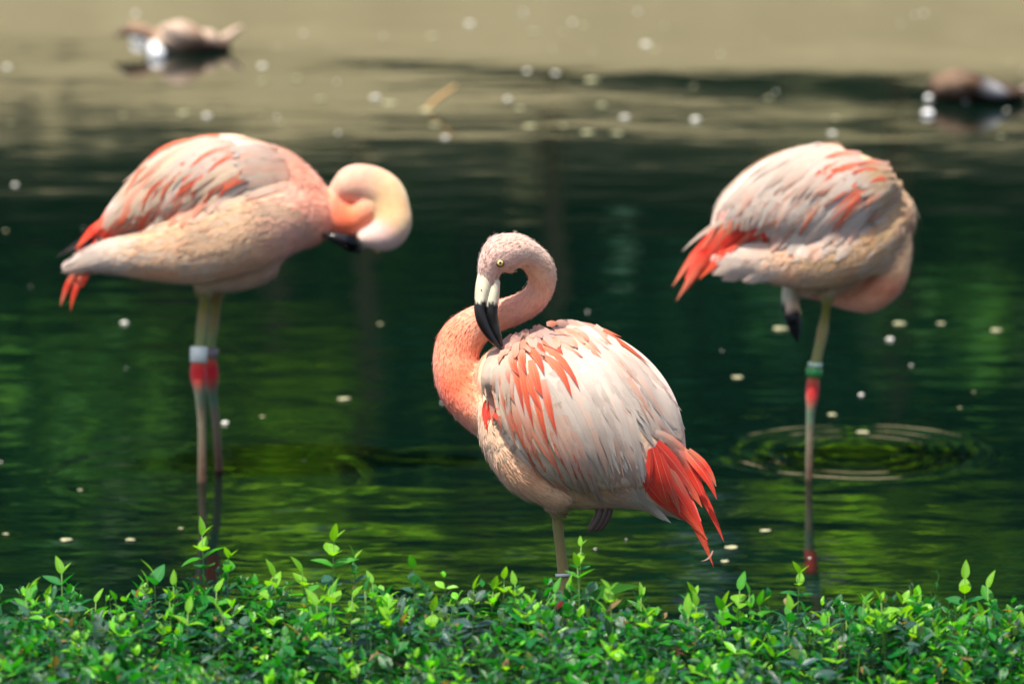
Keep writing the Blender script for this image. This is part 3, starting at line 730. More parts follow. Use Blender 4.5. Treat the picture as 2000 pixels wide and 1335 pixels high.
# long lower scapulars: coral streaks running down to the flank, and a few long pale plumes over them
B.row(nw, [((985, 750), (1000, 840), (1060, 925), 9), ((1020, 770), (1050, 860), (1105, 945), 10), ((1060, 780), (1090, 870), (1130, 950), 10), ((1100, 790), (1130, 860), (1150, 930), 9)], 13, lambda q: random.choice([(CRM, SAL, ORG), (PNK, ORG, ORG), (CRM, PNK, ORG)]), (.006, .011), jit=6, shape=2, split=.3)
B.row(nw, [((1100, 690), (1185, 770), (1235, 915), 24), ((1085, 720), (1150, 800), (1195, 930), 22), ((1060, 750), (1115, 840), (1165, 950), 20)], 7, lambda q: random.choice([(WHT, WHT, PALE), (WHT, PALE, PNK)]), (.008, .012), jit=7, shape=2)
B.row(nw, [((1095, 790), (1130, 870), (1182, 990), 18), ((1060, 800), (1100, 880), (1135, 965), 16)], 4, lambda q: (PALE, PNK, PALE), (.009, .013), jit=4, shape=2)
B.row(fw, [(c4(200, 130), c4(520, 300), c4(800, 720), 20), (c4(420, 300), c4(720, 560), c4(1000, 1000), 20)], 6, lambda q: random.choice([(WHT, WHT, PALE), (PALE, PNK, PNK)]), (.008, .012), jit=6, shape=2)
# small feathers of the shoulder and mantle, the neck's shadow painted in as mauve
B.row(nw, [((985, 682), (975, 690), (962, 712), 14), ((1005, 665), (990, 680), (985, 705), 16), ((1035, 650), (1040, 664), (1062, 684), 18), ((1075, 648), (1090, 660), (1112, 684), 18), ((1105, 640), (1130, 650), (1150, 678), 16)], 16, lambda q: random.choice([(MAU_SHADE, MAU_SHADE, PNK), (MAU_SHADE, PNK, SAL), (PNK, SAL, PNK), (MAU_SHADE, PNK, PALE)]), (.010, .017), jit=4, shape=1)
B.row(nw, [((1000, 655), (990, 665), (978, 690), 16), ((1030, 645), (1020, 655), (1015, 678), 16), ((1050, 640), (1062, 650), (1080, 670), 16)], 8, lambda q: random.choice([(MAU_SHADE, MAU_SHADE, PNK), (NECKL, MAU_SHADE, MAU_SHADE)]), (.011, .016), jit=3, shape=1)
# ruffled cream feathers of the breast
for k in range(20):
    x = random.uniform(948, 1005); y = random.uniform(815, 905); L = random.uniform(14, 30)
    B.feather(B.body, ((x+L*.7, y-L*.3), (x+L*.2, y-L*.1), (x-L*.2, y+L*.55), random.uniform(5, 9)), random.choice([(CRM, CRM, WHT), (PNK, CRM, CRM), (CRM, CRM, WHT)]), lift=(.0005, random.uniform(.002, .006)), shape=0, clip=True)
NECKLINE = np.array([B.pt(x, y, z) for x, y, z in [(952, 556, -.055), (960, 516, -.055), (976, 500, -.052), (1003, 490, -.045), (1030, 497, -.03), (1052, 518, -.01), (1059, 550, .01), (1043, 583, .022), (1010, 604, .03), (970, 617, .035), (930, 635, .038), (899, 667, .038), (890, 708, .035), (902, 750, .03), (936, 790, .02), (980, 815, .01)]])
NECKTAN = np.gradient(NECKLINE, axis=0); NECKTAN /= np.linalg.norm(NECKTAN, axis=1)[:, None]
def neck_flow(p, x, y):
    d = np.linalg.norm(NECKLINE-p, axis=1); i = int(np.argmin(d))
    if x > 1090 or y > 850 or d[i] > .075: return None
    ww = 1/(d+.004)**3; return (NECKTAN*ww[:, None]).sum(0)
def belly_flow(p, x, y):
    if y < 800 or x < 935 or y > 1006 or x > 1228: return None
    f = (.86, .5) if x > 1010 else (.45+(x-940)*.0058, .89)
    return np.array([1.0, 0, 0])*f[0]-UPV*f[1]
B.fuzz('neck_down', neck_flow, 15000, .0075, .0011, .16)
B.fuzz('belly_down', belly_flow, 9000, .016, .0016, .12)
ring_part(B, 'leg_band', (1100, 1122, .01), (1102, 1160, .01), 15.5, 6, M_WHITE)
# tucked foot showing under the belly
for dx, c_ in ((0, 0), (13, .006), (24, .012)):
    B.part('toe', [(1172+dx*.8, 985, -.01+c_, 7, None, DRK), (1168+dx*.8, 1006, -.01+c_, 7.5, None, DRK), (1160+dx*.75, 1022, -.01+c_, 7, None, DRK), (1153+dx*.7, 1032, -.01+c_, 6, None, DRK)], M_DARKFOOT, m=16, n=12)

# ------------------------------------------------------------------ flamingo on the left, two legs, bill at its breast
base = onwater(395, 940); base[2] = -.02
B = Bird('flamingo', tuple(base), t_at(940))
tag(B.root, 'flamingo on two legs with white leg band, curled neck and bill pressed to its breast', 'flamingo', 'flamingos in the pond')
BEI = lin(202, 164, 142)
B.add([(170, 505, 0, 24, .03, WHT), (215, 492, 0, 50, .05, WHT), (285, 455, 0, 92, .085, CRM), (350, 427, 0, 138, .115, CRM), (420, 418, 0, 154, .125, CRM), (490, 411, 0, 147, .125, CRM), (548, 405, 0, 116, .105, PNK), (598, 412, 0, 78, .08, NECKL), (630, 420, 0, 50, .055, NECK)], m=46, n=36)
B.add([(132, 522, -.03, 13, .02, WHT), (200, 500, -.05, 32, .04, WHT), (285, 495, -.07, 52, .06, BEL), (380, 478, -.085, 78, .07, BEL), (470, 450, -.085, 84, .075, BEL), (545, 425, -.06, 78, .07, PNK), (595, 425, -.03, 60, .06, NECKL)], m=40, n=30)
B.add([(590, 415, 0, 62, .06, NECKL), (632, 418, -.01, 42, .042, NECK), (665, 428, -.015, 34, .034, NECKD), (696, 426, -.02, 28, .028, (.8, .2, .09)), (716, 408, -.025, 23, .024, (.8, .3, .18)), (706, 384, .0, 26, .026, BEI), (680, 370, .02, 30, .03, BEI)], m=40)
B.add([(674, 370, .0, 31, .033, BEI), (688, 360, -.01, 37, .036, BEI), (720, 362, -.015, 40, .037, BEI), (752, 378, -.02, 38, .035, lin(204, 176, 136)), (766, 412, -.025, 36, .034, lin(206, 180, 134)), (768, 438, -.03, 36, .035, lin(204, 178, 142)), (756, 456, -.032, 34, .036, hd), (734, 463, -.034, 28, .032, hd), (712, 466, -.034, 17, .022, hd)], m=50)
B.add([(405, 545, -.02, 30, None, CRM), (401, 574, -.02, 15, None, OLV), (395, 630, -.02, 12, None, OLV), (389, 690, -.02, 12, None, OLV), (387, 715, -.02, 16, None, ANK), (388, 740, -.02, 17, None, ANK), (390, 762, -.02, 12, None, TAR), (393, 800, -.01, 9.5, None, TAR), (395, 940, .0, 9, None, DRK), (396, 1080, .01, 9, None, DRK)], m=60, n=14)
B.add([(428, 545, .04, 30, None, CRM), (424, 574, .05, 14, None, OLV), (418, 630, .06, 11, None, OLV), (411, 690, .07, 11, None, OLV), (411, 712, .07, 15, None, ANK), (413, 738, .07, 15, None, ANK), (414, 760, .075, 11, None, TAR), (420, 810, .085, 9, None, TAR), (428, 920, .10, 8.5, None, DRK), (430, 1060, .11, 8.5, None, DRK)], m=60, n=14)
B.skin(.0038)
B.part('upper_mandible', [(716, 466, -.03, 13, .016, pb), (702, 474, -.032, 12, .015, pb), (688, 475, -.050, 17, .018, BLK), (668, 468, -.060, 14, .016, BLK), (648, 462, -.064, 9, .012, BLK), (631, 459, -.064, 2.5, .003, BLK)], M_BILL, m=40, n=18)
B.part('lower_mandible', [(712, 476, -.03, 9, .015, pb), (698, 484, -.034, 10, .014, BLK), (684, 484, -.040, 9, .013, BLK), (666, 476, -.036, 6, .01, BLK), (650, 468, -.036, 4, .006, BLK)], M_BILL, m=40, n=18)
wg = B.part('wing', [(205, 452, -.045, 22, .03, RED), (250, 420, -.06, 44, .05, WHT), (310, 385, -.075, 66, .06, WHT), (380, 360, -.08, 80, .065, WHT), (450, 350, -.078, 80, .065, WHT), (510, 352, -.06, 62, .055, PNK), (548, 358, -.04, 36, .04, PNK)], M_B, surf=True, m=46, n=30)
B.bake()
for dz in (-1, 1):                                # crown turned to the viewer: eyes above and below
    q = B.pt(738, 465, -.03)+UPV*dz*.024+FWD*.008
    e = ball(B, 'eye', q, .005, M_EYE, B.root, n=12); ball(B, 'pupil', q+UPV*dz*.0035, .0022, M_PUPIL, e, n=8)
tail = B.part('tail', [(200, 470, -.03, 20, .02, RED), (172, 492, -.03, 16, .014, RED), (150, 515, -.03, 9, .008, WHT)], M_B, surf=True, m=20, n=16)
B.bake()
for a, b_, c_, w_, col_, lf in [((215, 425), (180, 445), (148, 488), 22, (SAL, RED, ORG), (.003, .006)), ((205, 440), (180, 460), (150, 492), 20, REDS, (.004, .007)), ((240, 440), (205, 450), (180, 480), 22, (PNK, RED, RED), (.005, .008)),
    ((198, 462), (155, 476), (115, 507), 19, (BLK, BLK, BLK), (.016, .034)), ((190, 470), (155, 484), (122, 500), 16, (BLK, BLK, BLK), (.020, .044)), ((150, 530), (128, 555), (118, 598), 14, (SAL, RED, SAL), (.001, .003)), ((165, 530), (142, 565), (138, 606), 13, (SAL, RED, ORG), (.002, .004)), ((160, 532), (150, 548), (148, 566), 14, REDS, (.003, .005)), ((175, 530), (165, 545), (160, 560), 10, REDS, (.003, .005))]:
    B.feather(tail, (a, b_, c_, w_), col_, lift=lf, shape=2, soft=0)
for g in [((265, 462), (200, 480), (122, 522), 26), ((270, 478), (200, 498), (120, 532), 26), ((275, 492), (210, 512), (128, 536), 26), ((290, 470), (230, 480), (160, 500), 24), ((285, 505), (230, 522), (170, 535), 24), ((255, 462), (190, 478), (140, 500), 14)]:
    B.feather(B.body, g, random.choice([(WHT, WHT, WHT), (CRM, WHT, WHT), (CRM, WHT, PALE)]), lift=(.002, .006), shape=2)
wp = lambda q: random.choice([(WHT, CRM, CRM), (PALE, WHT, CRM), (PNK, WHT, PNK), (WHT, PNK, SAL)])
B.row(wg, [((300, 350), (225, 400), (195, 450), 20), ((340, 360), (260, 410), (232, 455), 24), ((390, 365), (310, 410), (275, 450), 26), ((440, 370), (360, 400), (330, 440), 26), ((490, 375), (420, 395), (390, 425), 24), ((520, 375), (460, 388), (430, 412), 20)], 20, wp, (.001, .007), shape=1)
B.row(wg, [((330, 290), (260, 340), (215, 410), 18), ((380, 300), (300, 350), (255, 425), 22), ((430, 310), (350, 350), (305, 420), 22), ((480, 330), (400, 360), (360, 420), 22), ((520, 345), (450, 365), (410, 410), 20)], 16, wp, (.003, .010), shape=1)
B.row(wg, [((400, 268), (310, 290), (245, 365), 18), ((440, 275), (350, 300), (290, 370), 20), ((480, 290), (400, 310), (340, 370), 20), ((520, 310), (440, 330), (390, 380), 18)], 12, wp, (.006, .013), shape=0)
for a, b_, c_, w_, i in [((395, 300), (325, 340), (312, 398), 12, 0), ((415, 305), (365, 330), (347, 384), 13, 1), ((365, 310), (290, 350), (276, 418), 11, 0), ((430, 320), (385, 345), (374, 390), 14, 1), ((455, 330), (415, 355), (406, 382), 11, 1), ((480, 340), (440, 360), (424, 388), 12, 1), ((340, 290), (290, 310), (262, 352), 14, 0), ((380, 276), (320, 282), (290, 318), 18, 1), ((430, 268), (370, 270), (325, 300), 16, 1), ((320, 300), (270, 335), (245, 385), 12, 0), ((450, 290), (400, 300), (370, 330), 14, 0), ((490, 345), (462, 350), (440, 372), 12, 0), ((300, 400), (275, 430), (268, 455), 14, 1), ((260, 410), (235, 435), (225, 452), 12, 1), ((470, 300), (430, 310), (404, 340), 10, 0)]:
    B.feather(wg, (a, b_, c_, w_), (SAL, ORG, RED) if i else (PNK, ORG, ORG), lift=(.008, .013), shape=2, split=.3)
B.row(wg, [((420, 275), (330, 300), (262, 380), 9), ((470, 290), (380, 320), (320, 400), 9), ((510, 330), (440, 350), (400, 400), 9)], 11, lambda q: random.choice([(PNK, SAL, ORG), (PNK, ORG, ORG)]), (.007, .012), jit=6, shape=2, split=.2)
B.row(wg, [((300, 380), (240, 420), (205, 462), 10), ((400, 385), (330, 420), (290, 450), 10)], 6, lambda q: (PNK, SAL, ORG), (.006, .010), jit=5, shape=2, split=.2)
B.row(wg, [((560, 320), (510, 315), (470, 335), 18), ((565, 345), (520, 345), (480, 365), 18), ((560, 370), (520, 372), (480, 388), 16)], 12, lambda q: random.choice([(PNK, CRM, WHT), (PNK, PALE, PNK), (NECKL, PNK, PALE)]), (.006, .012), shape=1)
B.row(wg, [((540, 290), (490, 285), (450, 300), 18), ((560, 310), (510, 300), (470, 318), 18)], 7, lambda q: random.choice([(PNK, WHT, WHT), (PNK, PALE, PNK)]), (.006, .012), shape=1)
def side_flow(region, f):
    def g(p, x, y):
        if not (region[0] < x < region[2] and region[1] < y < region[3]): return None
        return np.array([1.0, 0, 0])*f[0]-UPV*f[1]
    return g
B.fuzz('body_down', side_flow((190, 270, 645, 580), (-.95, .25)), 16000, .018, .0022, .11)
B.row(B.body, [((600, 440), (560, 400), (500, 402), 14), ((620, 450), (570, 430), (500, 440), 16), ((590, 470), (550, 465), (490, 475), 16)], 16, lambda q: random.choice([(PNK, PNK, BEL), (BEL, BEL, CRM), (NECKL, PNK, PNK)]), (.0004, .0035), jit=9, shape=0, cup=.1)
B.row(B.body, [((520, 405), (440, 410), (370, 430), 14), ((520, 440), (440, 450), (370, 470), 18), ((500, 490), (420, 500), (350, 515), 18), ((460, 540), (400, 545), (330, 550), 16)], 26, lambda q: random.choice([(BEL, BEL, CRM), (BEL, CRM, CRM), (BEL, BEL, BEL)]), (.0004, .0035), jit=10, shape=0, cup=.1)
B.row(B.body, [((400, 425), (330, 440), (270, 462), 14), ((400, 470), (320, 480), (250, 495), 18), ((390, 520), (320, 525), (250, 528), 16)], 20, lambda q: random.choice([(BEL, CRM, WHT), (BEL, BEL, CRM)]), (.0004, .0035), jit=10, shape=0, cup=.1)
ring_part(B, 'leg_band', (388, 692, -.02), (389, 660, -.02), 17, 32, M_WHITE)
ring_part(B, 'leg_band', (411, 689, .07), (413, 660, .07), 15, 20, M_GREY)

# ------------------------------------------------------------------ flamingo on the right, one leg, neck wrapped under its body
base = onwater(1580, 935); base[2] = -.02
B = Bird('flamingo', tuple(base), t_at(935))
tag(B.root, 'flamingo with head hidden under its belly, green leg band and long red tail feathers', 'flamingo', 'flamingos in the pond')
YEL = lin(198, 164, 122); BR = lin(206, 144, 110)
B.add([(1385, 500, 0, 26, .03, WHT), (1415, 480, 0, 48, .05, WHT), (1455, 452, 0, 86, .08, WHT), (1520, 430, 0, 124, .11, CRM), (1590, 427, 0, 146, .125, CRM), (1650, 430, 0, 142, .125, CRM), (1700, 425, 0, 108, .10, YEL), (1735, 425, 0, 62, .07, YEL)], m=46, n=36)
B.add([(1400, 508, -.05, 18, .025, WHT), (1460, 505, -.065, 36, .04, WHT), (1530, 510, -.08, 48, .05, CRM), (1600, 505, -.085, 62, .06, YEL), (1670, 480, -.07, 66, .06, YEL), (1720, 450, -.04, 52, .055, YEL)], m=36, n=28)
B.add([(1690, 380, -.01, 72, .07, YEL), (1728, 415, -.015, 52, .055, YEL), (1744, 460, -.02, 38, .04, YEL), (1744, 510, -.03, 35, .037, lin(228, 190, 145)), (1730, 552, -.03, 35, .036, BR), (1702, 578, -.02, 32, .034, BR), (1672, 580, .02, 29, .03, lin(236, 170, 140)), (1640, 575, .075, 26, .027, BR), (1605, 562, .105, 26, .027, BR), (1575, 556, .115, 28, .03, hd2), (1556, 562, .11, 22, .024, hd2)], m=60)
B.add([(1618, 555, -.02, 34, None, CRM), (1616, 584, -.02, 14, None, OLV), (1606, 650, -.02, 12, None, OLV), (1592, 718, -.015, 11, None, OLV), (1587, 756, -.01, 14, None, ANK), (1586, 776, -.01, 13, None, ANK), (1584, 796, -.01, 10, None, TAR), (1582, 840, -.005, 8.5, None, TAR), (1580, 935, 0, 7.5, None, DRK), (1579, 1060, .01, 8, None, DRK)], m=60, n=14)
B.skin(.0038)
B.part('upper_mandible', [(1549, 556, .105, 17, .02, pb), (1546, 580, .10, 15, .018, pb), (1547, 604, .098, 15, .016, lin(225, 190, 160)), (1549, 614, .097, 16, .017, BLK), (1552, 638, .097, 13, .014, BLK), (1557, 664, .098, 4, .005, BLK)], M_BILL, m=40, n=18)
B.part('lower_mandible', [(1536, 560, .107, 8, .016, pb), (1534, 585, .105, 7.5, .014, pb), (1537, 600, .103, 9, .014, BLK), (1542, 622, .102, 9, .012, BLK), (1549, 650, .10, 5, .007, BLK)], M_BILL, m=40, n=18)
wg = B.part('wing', [(1425, 455, -.055, 30, .035, RED), (1465, 420, -.075, 62, .055, WHT), (1520, 395, -.09, 86, .065, WHT), (1580, 385, -.095, 96, .07, WHT), (1640, 378, -.09, 92, .07, WHT), (1690, 370, -.07, 66, .06, YEL), (1725, 372, -.045, 34, .04, YEL)], M_B, surf=True, m=46, n=30)
B.bake()
q = B.pt(1568, 552, .115)
for dz in (-1, 1):
    e = ball(B, 'eye', q+FWD*dz*.029, .005, M_EYE, B.root, n=12); ball(B, 'pupil', q+FWD*dz*.0325, .0022, M_PUPIL, e, n=8)
tail = B.part('tail', [(1440, 460, -.05, 28, .025, RED), (1405, 480, -.05, 22, .016, RED), (1370, 510, -.05, 14, .01, RED), (1345, 545, -.05, 7, .006, RED)], M_B, surf=True, m=24, n=16)
B.bake()
for a, b_, c_, w_, col_, lf in [((1450, 415), (1380, 440), (1332, 492), 12, (WHT, PALE, WHT), (.001, .003)), ((1440, 420), (1375, 460), (1314, 560), 26, (SAL, RED, SAL), (.002, .005)), ((1450, 430), (1385, 480), (1320, 588), 26, (SAL, RED, SAL), (.003, .007)), ((1460, 445), (1400, 485), (1335, 570), 24, (RED, RED, ORG), (.004, .008)), ((1470, 450), (1420, 490), (1365, 545), 24, (SAL, RED, ORG), (.005, .009)), ((1455, 425), (1400, 450), (1360, 500), 26, (SAL, SAL, RED), (.006, .010)), ((1500, 430), (1470, 455), (1455, 475), 34, (RED, RED, RED), (.004, .007)), ((1515, 430), (1500, 455), (1490, 475), 26, (RED, RED, RED), (.004, .007)), ((1540, 465), (1525, 480), (1520, 492), 18, (RED, RED, RED), (.004, .006)), ((1565, 480), (1555, 495), (1545, 505), 14, (RED, RED, RED), (.004, .006))]:
    B.feather(tail, (a, b_, c_, w_), col_, lift=lf, shape=2, soft=0)
for g in [((1500, 490), (1440, 500), (1385, 530), 26), ((1510, 505), (1450, 515), (1392, 535), 26), ((1520, 515), (1470, 530), (1410, 545), 26), ((1510, 480), (1460, 485), (1415, 505), 26), ((1540, 520), (1500, 540), (1450, 548), 24), ((1520, 490), (1480, 500), (1440, 520), 26)]:
    B.feather(B.body, g, random.choice([(WHT, WHT, WHT), (CRM, WHT, WHT), (CRM, WHT, PALE)]), lift=(.002, .007), shape=1)
wr = lambda q: random.choice([(WHT, WHT, WHT), (WHT, WHT, PALE), (PALE, WHT, PNK), (WHT, PALE, WHT)])
B.row(wg, [((1480, 340), (1420, 390), (1402, 432), 18), ((1520, 350), (1460, 390), (1445, 450), 22), ((1560, 360), (1500, 410), (1462, 450), 24), ((1600, 390), (1530, 430), (1505, 480), 28), ((1640, 420), (1570, 450), (1545, 500), 28), ((1680, 430), (1610, 470), (1580, 500), 28), ((1710, 430), (1660, 460), (1630, 500), 26)], 22, wr, (.001, .008), shape=1)
B.row(wg, [((1530, 300), (1450, 350), (1420, 410), 20), ((1570, 310), (1500, 350), (1460, 430), 24), ((1610, 330), (1540, 370), (1495, 450), 26), ((1650, 360), (1580, 400), (1545, 460), 26), ((1690, 390), (1630, 420), (1600, 480), 24), ((1715, 400), (1670, 430), (1650, 470), 20)], 19, wr, (.004, .011), shape=1)
B.row(wg, [((1600, 283), (1520, 300), (1460, 350), 18), ((1640, 295), (1570, 310), (1510, 370), 22), ((1680, 310), (1610, 330), (1560, 390), 22), ((1710, 340), (1650, 360), (1610, 410), 20)], 13, wr, (.007, .014), shape=0)
for a, b_, c_, w_, i in [((1690, 322), (1640, 330), (1608, 356), 14, 1), ((1700, 345), (1650, 365), (1625, 395), 11, 1), ((1710, 350), (1680, 375), (1645, 420), 11, 1), ((1715, 360), (1690, 390), (1690, 410), 9, 0), ((1680, 300), (1640, 300), (1610, 312), 14, 0), ((1720, 335), (1690, 330), (1660, 340), 12, 1), ((1660, 335), (1620, 350), (1600, 380), 12, 0), ((1740, 350), (1715, 345), (1695, 360), 10, 1), ((1600, 400), (1575, 430), (1560, 460), 12, 0), ((1730, 320), (1700, 315), (1670, 325), 12, 0), ((1640, 320), (1610, 328), (1590, 345), 12, 1)]:
    B.feather(wg, (a, b_, c_, w_*1.1), (SAL, ORG, RED) if i else (PNK, SAL, ORG), lift=(.008, .013), shape=2, split=.3)
B.row(wg, [((1700, 315), (1640, 325), (1585, 360), 9), ((1715, 345), (1660, 370), (1610, 420), 9), ((1705, 390), (1660, 420), (1625, 470), 9)], 12, lambda q: random.choice([(PNK, SAL, ORG), (PNK, ORG, ORG), (PALE, PNK, SAL)]), (.007, .012), jit=7, shape=2, split=.2)
B.row(wg, [((1560, 330), (1490, 370), (1440, 430), 8), ((1620, 380), (1550, 420), (1510, 470), 8)], 6, lambda q: (PALE, PNK, SAL), (.006, .011), jit=7, shape=2, split=.2)
B.row(wg, [((1735, 320), (1700, 320), (1665, 345), 16), ((1755, 360), (1720, 365), (1690, 390), 16), ((1765, 410), (1730, 415), (1700, 440), 16)], 14, lambda q: random.choice([(YEL, YEL, WHT), (PNK, YEL, WHT), (YEL, CRM, SAL)]), (.006, .012), shape=1)
B.fuzz('body_down', side_flow((1400, 280, 1790, 570), (-.85, .45)), 16000, .018, .0022, .13)
B.row(B.body, [((1755, 350), (1725, 365), (1700, 400), 14), ((1775, 410), (1745, 430), (1715, 470), 14), ((1772, 470), (1740, 490), (1705, 510), 14), ((1740, 520), (1700, 530), (1660, 545), 14)], 34, lambda q: random.choice([(YEL, YEL, CRM), (PNK, YEL, YEL), (YEL, CRM, WHT), (BR, YEL, YEL)]), (.001, .006), jit=9, shape=0, cup=.12)
B.row(B.body, [((1700, 470), (1650, 490), (1590, 500), 16), ((1700, 500), (1640, 520), (1570, 530), 16), ((1660, 540), (1600, 555), (1540, 550), 16)], 24, lambda q: random.choice([(YEL, YEL, CRM), (YEL, BEL, CRM), (BEL, BEL, YEL)]), (.0005, .004), jit=10, shape=0, cup=.1)
ring_part(B, 'leg_band', (1590, 727, -.013), (1593, 700, -.015), 16, 18, M_GREEN)
ring_part(B, 'leg_band', (1592, 712, -.013), (1594, 690, -.015), 14, 10, M_PALEGRN)

# ------------------------------------------------------------------ ducks far out on the pond
def duck(pxl, parts, base_px, label):
    base = onwater(*base_px); base[2] = -.03
    b = Bird('duck', tuple(base), t_at(base_px[1])); tag(b.root, label, 'duck', 'ducks on the pond')
    for p in parts['body']: b.add(p, m=30, n=22)
    b.skin(.006, 5); b.body.data.materials.clear(); b.body.data.materials.append(M_DUCK)
    for p in parts['wing']: b.part('wing', p, M_DUCK, m=22, n=16)
    b.part('bill', parts['bill'], M_BILL, m=14, n=12)
    for p in parts['tail']: b.part('tail_feather', p, M_DUCK, m=12, n=10)
    return b
D1, D2, D3 = lin(138, 112, 92), lin(178, 156, 138), lin(84, 66, 54)
duck(0, {'body': [[(300, 86, 0, 16, .05, D2), (325, 78, 0, 27, .075, D2), (355, 76, 0, 34, .085, D1), (400, 84, 0, 22, .08, D3), (440, 88, 0, 12, .05, D3)],
                  [(310, 74, -.02, 15, .03, D1), (285, 64, -.03, 13, .022, D1), (262, 58, -.03, 15, .022, D1), (246, 62, -.03, 11, .018, D3)]],
         'wing': [[(322, 58, -.06, 10, .02, D2), (350, 60, -.07, 20, .025, D2), (385, 72, -.07, 15, .02, D1), (405, 84, -.06, 5, .01, D3)], [(395, 66, -.03, 9, .015, D2), (412, 74, -.05, 13, .02, D2), (428, 86, -.05, 5, .01, D1)]],
         'bill': [(243, 63, -.03, 6, .009, D3), (234, 67, -.03, 5, .01, D3), (226, 70, -.03, 3, .008, D3)],
         'tail': [[(432, 80, 0, 10, .02, D2), (452, 66, 0, 8, .015, D2), (470, 54, 0, 4, .01, D2)]]}, (350, 97), 'pale brown duck with raised tail, white glint blobs beside it')
D1, D2, D3 = tuple(c*.55 for c in D1), tuple(c*.6 for c in D2), tuple(c*.55 for c in D3)
duck(0, {'body': [[(1832, 176, 0, 18, .05, D1), (1860, 166, 0, 30, .075, D1), (1900, 170, 0, 29, .08, D3), (1940, 178, 0, 22, .07, D3), (1990, 184, 0, 14, .05, D3)], [(1836, 168, -.02, 18, .028, D1), (1828, 158, -.02, 14, .022, D1)]],
         'wing': [[(1880, 160, -.06, 10, .02, D1), (1910, 166, -.07, 18, .025, D3), (1945, 178, -.07, 14, .02, (.26, .26, .27)), (1972, 186, -.06, 6, .01, D3)]],
         'bill': [(1822, 160, -.02, 5, .009, D3), (1814, 168, -.02, 4, .01, D3), (1811, 176, -.02, 3, .008, D3)],
         'tail': [[(1985, 182, 0, 9, .02, D2), (2003, 174, 0, 7, .015, D2), (2018, 168, 0, 3, .01, D2)]]}, (1890, 197), 'dark brown duck with pale wing patch, no glint blobs on its back')

# ------------------------------------------------------------------ floating bits, and white blobs put in for glints
def blob_mesh(name, r, flat, seed):
    rr = random.Random(seed); bm = bmesh.new(); bmesh.ops.create_icosphere(bm, subdivisions=2, radius=r)
    for v in bm.verts:
        v.co *= 1+rr.uniform(-.18, .18); v.co.z *= flat
    me = bpy.data.meshes.new(name); bm.to_mesh(me); bm.free()
    for p in me.polygons: p.use_smooth = True
    return me
glint_white = blob_mesh('glint_blob', .024, .7, 2)  # white blobs put in for the sun glints by the ducks
for (x, y, s_) in [(269, 78, 1.0), (304, 98, 1.0), (306, 110, 1.0), (290, 92, .7)]:
    o = mobj('glint_blob', glint_white, M_GLINT); p = onwater(x, y+3); o.location = (p[0], p[1], .01); o.scale = (s_, s_*.8, s_*1.3)
    tag(o, 'small white blob standing in for a sun glint beside the pale duck', 'glint', 'glint blobs by the ducks')
for (x, y, s_) in [(1815, 192, .55), (1812, 222, .7)]:
    o = mobj('glint_blob', glint_white, M_GLINT); p = onwater(x, y+3); o.location = (p[0], p[1], .006); o.scale = (s_, s_*.8, s_*.8)
    tag(o, 'small white blob standing in for a sun glint beside the dark duck', 'glint', 'glint blobs by the ducks')
fl = [blob_mesh('sparkle_speck', .0065, .45, 5+i) for i in range(3)]  # white specks put in for sun sparkles on the water
fk = [blob_mesh('floating_flake', .011, .18, 15+i) for i in range(3)]
fixed = [(917, 48, 1.5), (1262, 88, 1.5), (512, 130, 1.3), (733, 192, 1.3), (404, 228, 1.3), (1358, 235, 1.5), (1220, 230, 1.2), (992, 195, 1.2), (265, 28, 1.1), (14, 132, 1.2), (1085, 145, 1.2), (30, 362, 1.1), (243, 632, 1.2), (440, 827, 1.2), (1738, 664, 1.3), (1682, 772, 1.0), (1118, 45, 1.0), (870, 270, 1.0), (1030, 140, 1.1), (1625, 262, 1.2)]
fixed2 = [(845, 72, 1.4), (1043, 64, 1.4), (1137, 52, 1.2), (1155, 158, 1.9), (1175, 207, 1.5), (1035, 248, 1.6), (1147, 260, 1.7), (1205, 262, 1.5), (1015, 213, 1.3), (760, 203, 1.6), (360, 222, 1.4), (850, 245, 1.3), (838, 217, 2.0), (626, 195, 1.3), (578, 155, 1.2), (515, 160, 1.2), (1757, 633, 1.3), (1525, 643, 1.5), (1838, 633, .9), (1945, 646, 1.2), (1440, 738, 1.0), (672, 780, 1.3), (130, 1055, 1.0), (1428, 1070, 1.1), (1685, 845, 1.2), (1625, 811, 1.0), (1495, 1037, .9), (1416, 1097, .8), (255, 1055, .8)]
def floater(kind, x, y, s_):
    me = random.choice(fl if kind == 0 else fk)
    o = mobj('sparkle_speck' if kind == 0 else 'floating_flake', me, M_SPARKLE if kind == 0 else M_FLAKE)
    p = onwater(x, y); o.location = (p[0], p[1], .002); o.rotation_euler = (0, 0, random.uniform(0, 6.28)); o.scale = (s_*random.uniform(.8, 1.3), s_, s_)
    if kind == 0: tag(o, 'tiny white speck standing in for a sun sparkle on the pond', 'down feather', 'white sparkle specks on the pond')
    else: tag(o, 'small pale olive flake floating on the pond', 'flake', 'pale flakes floating on the pond')
for q in fixed: floater(0, q[0], q[1], q[2]*(1.3 if q[1] < 300 else 1.0))
for q in fixed2: floater(1, *q)
for k in range(80):
    y = random.choice([random.uniform(20, 270), random.uniform(20, 270), random.uniform(300, 1120)])
    fx = random.uniform(-60, 2060)
    if 830 < fx < 1110 and 420 < y < 720: continue
    floater(0 if random.random() < .5 else 1, fx, y, random.uniform(.25, .6) if y > 300 else random.uniform(.5, 1.0))
# twig standing out of the water
a, b_ = onwater(832, 214), P(890, 168, onwater(838, 216)[1])
v, f = tube_verts([a-np.array([.03, 0, .03]), a*.5+b_*.5+np.array([0, 0, .004]), b_], [.007, .006, .003])
tag(mobj('twig', mesh_np('twig', v, f), M_TWIG), 'thin tan twig sticking up out of the pond', 'twig')

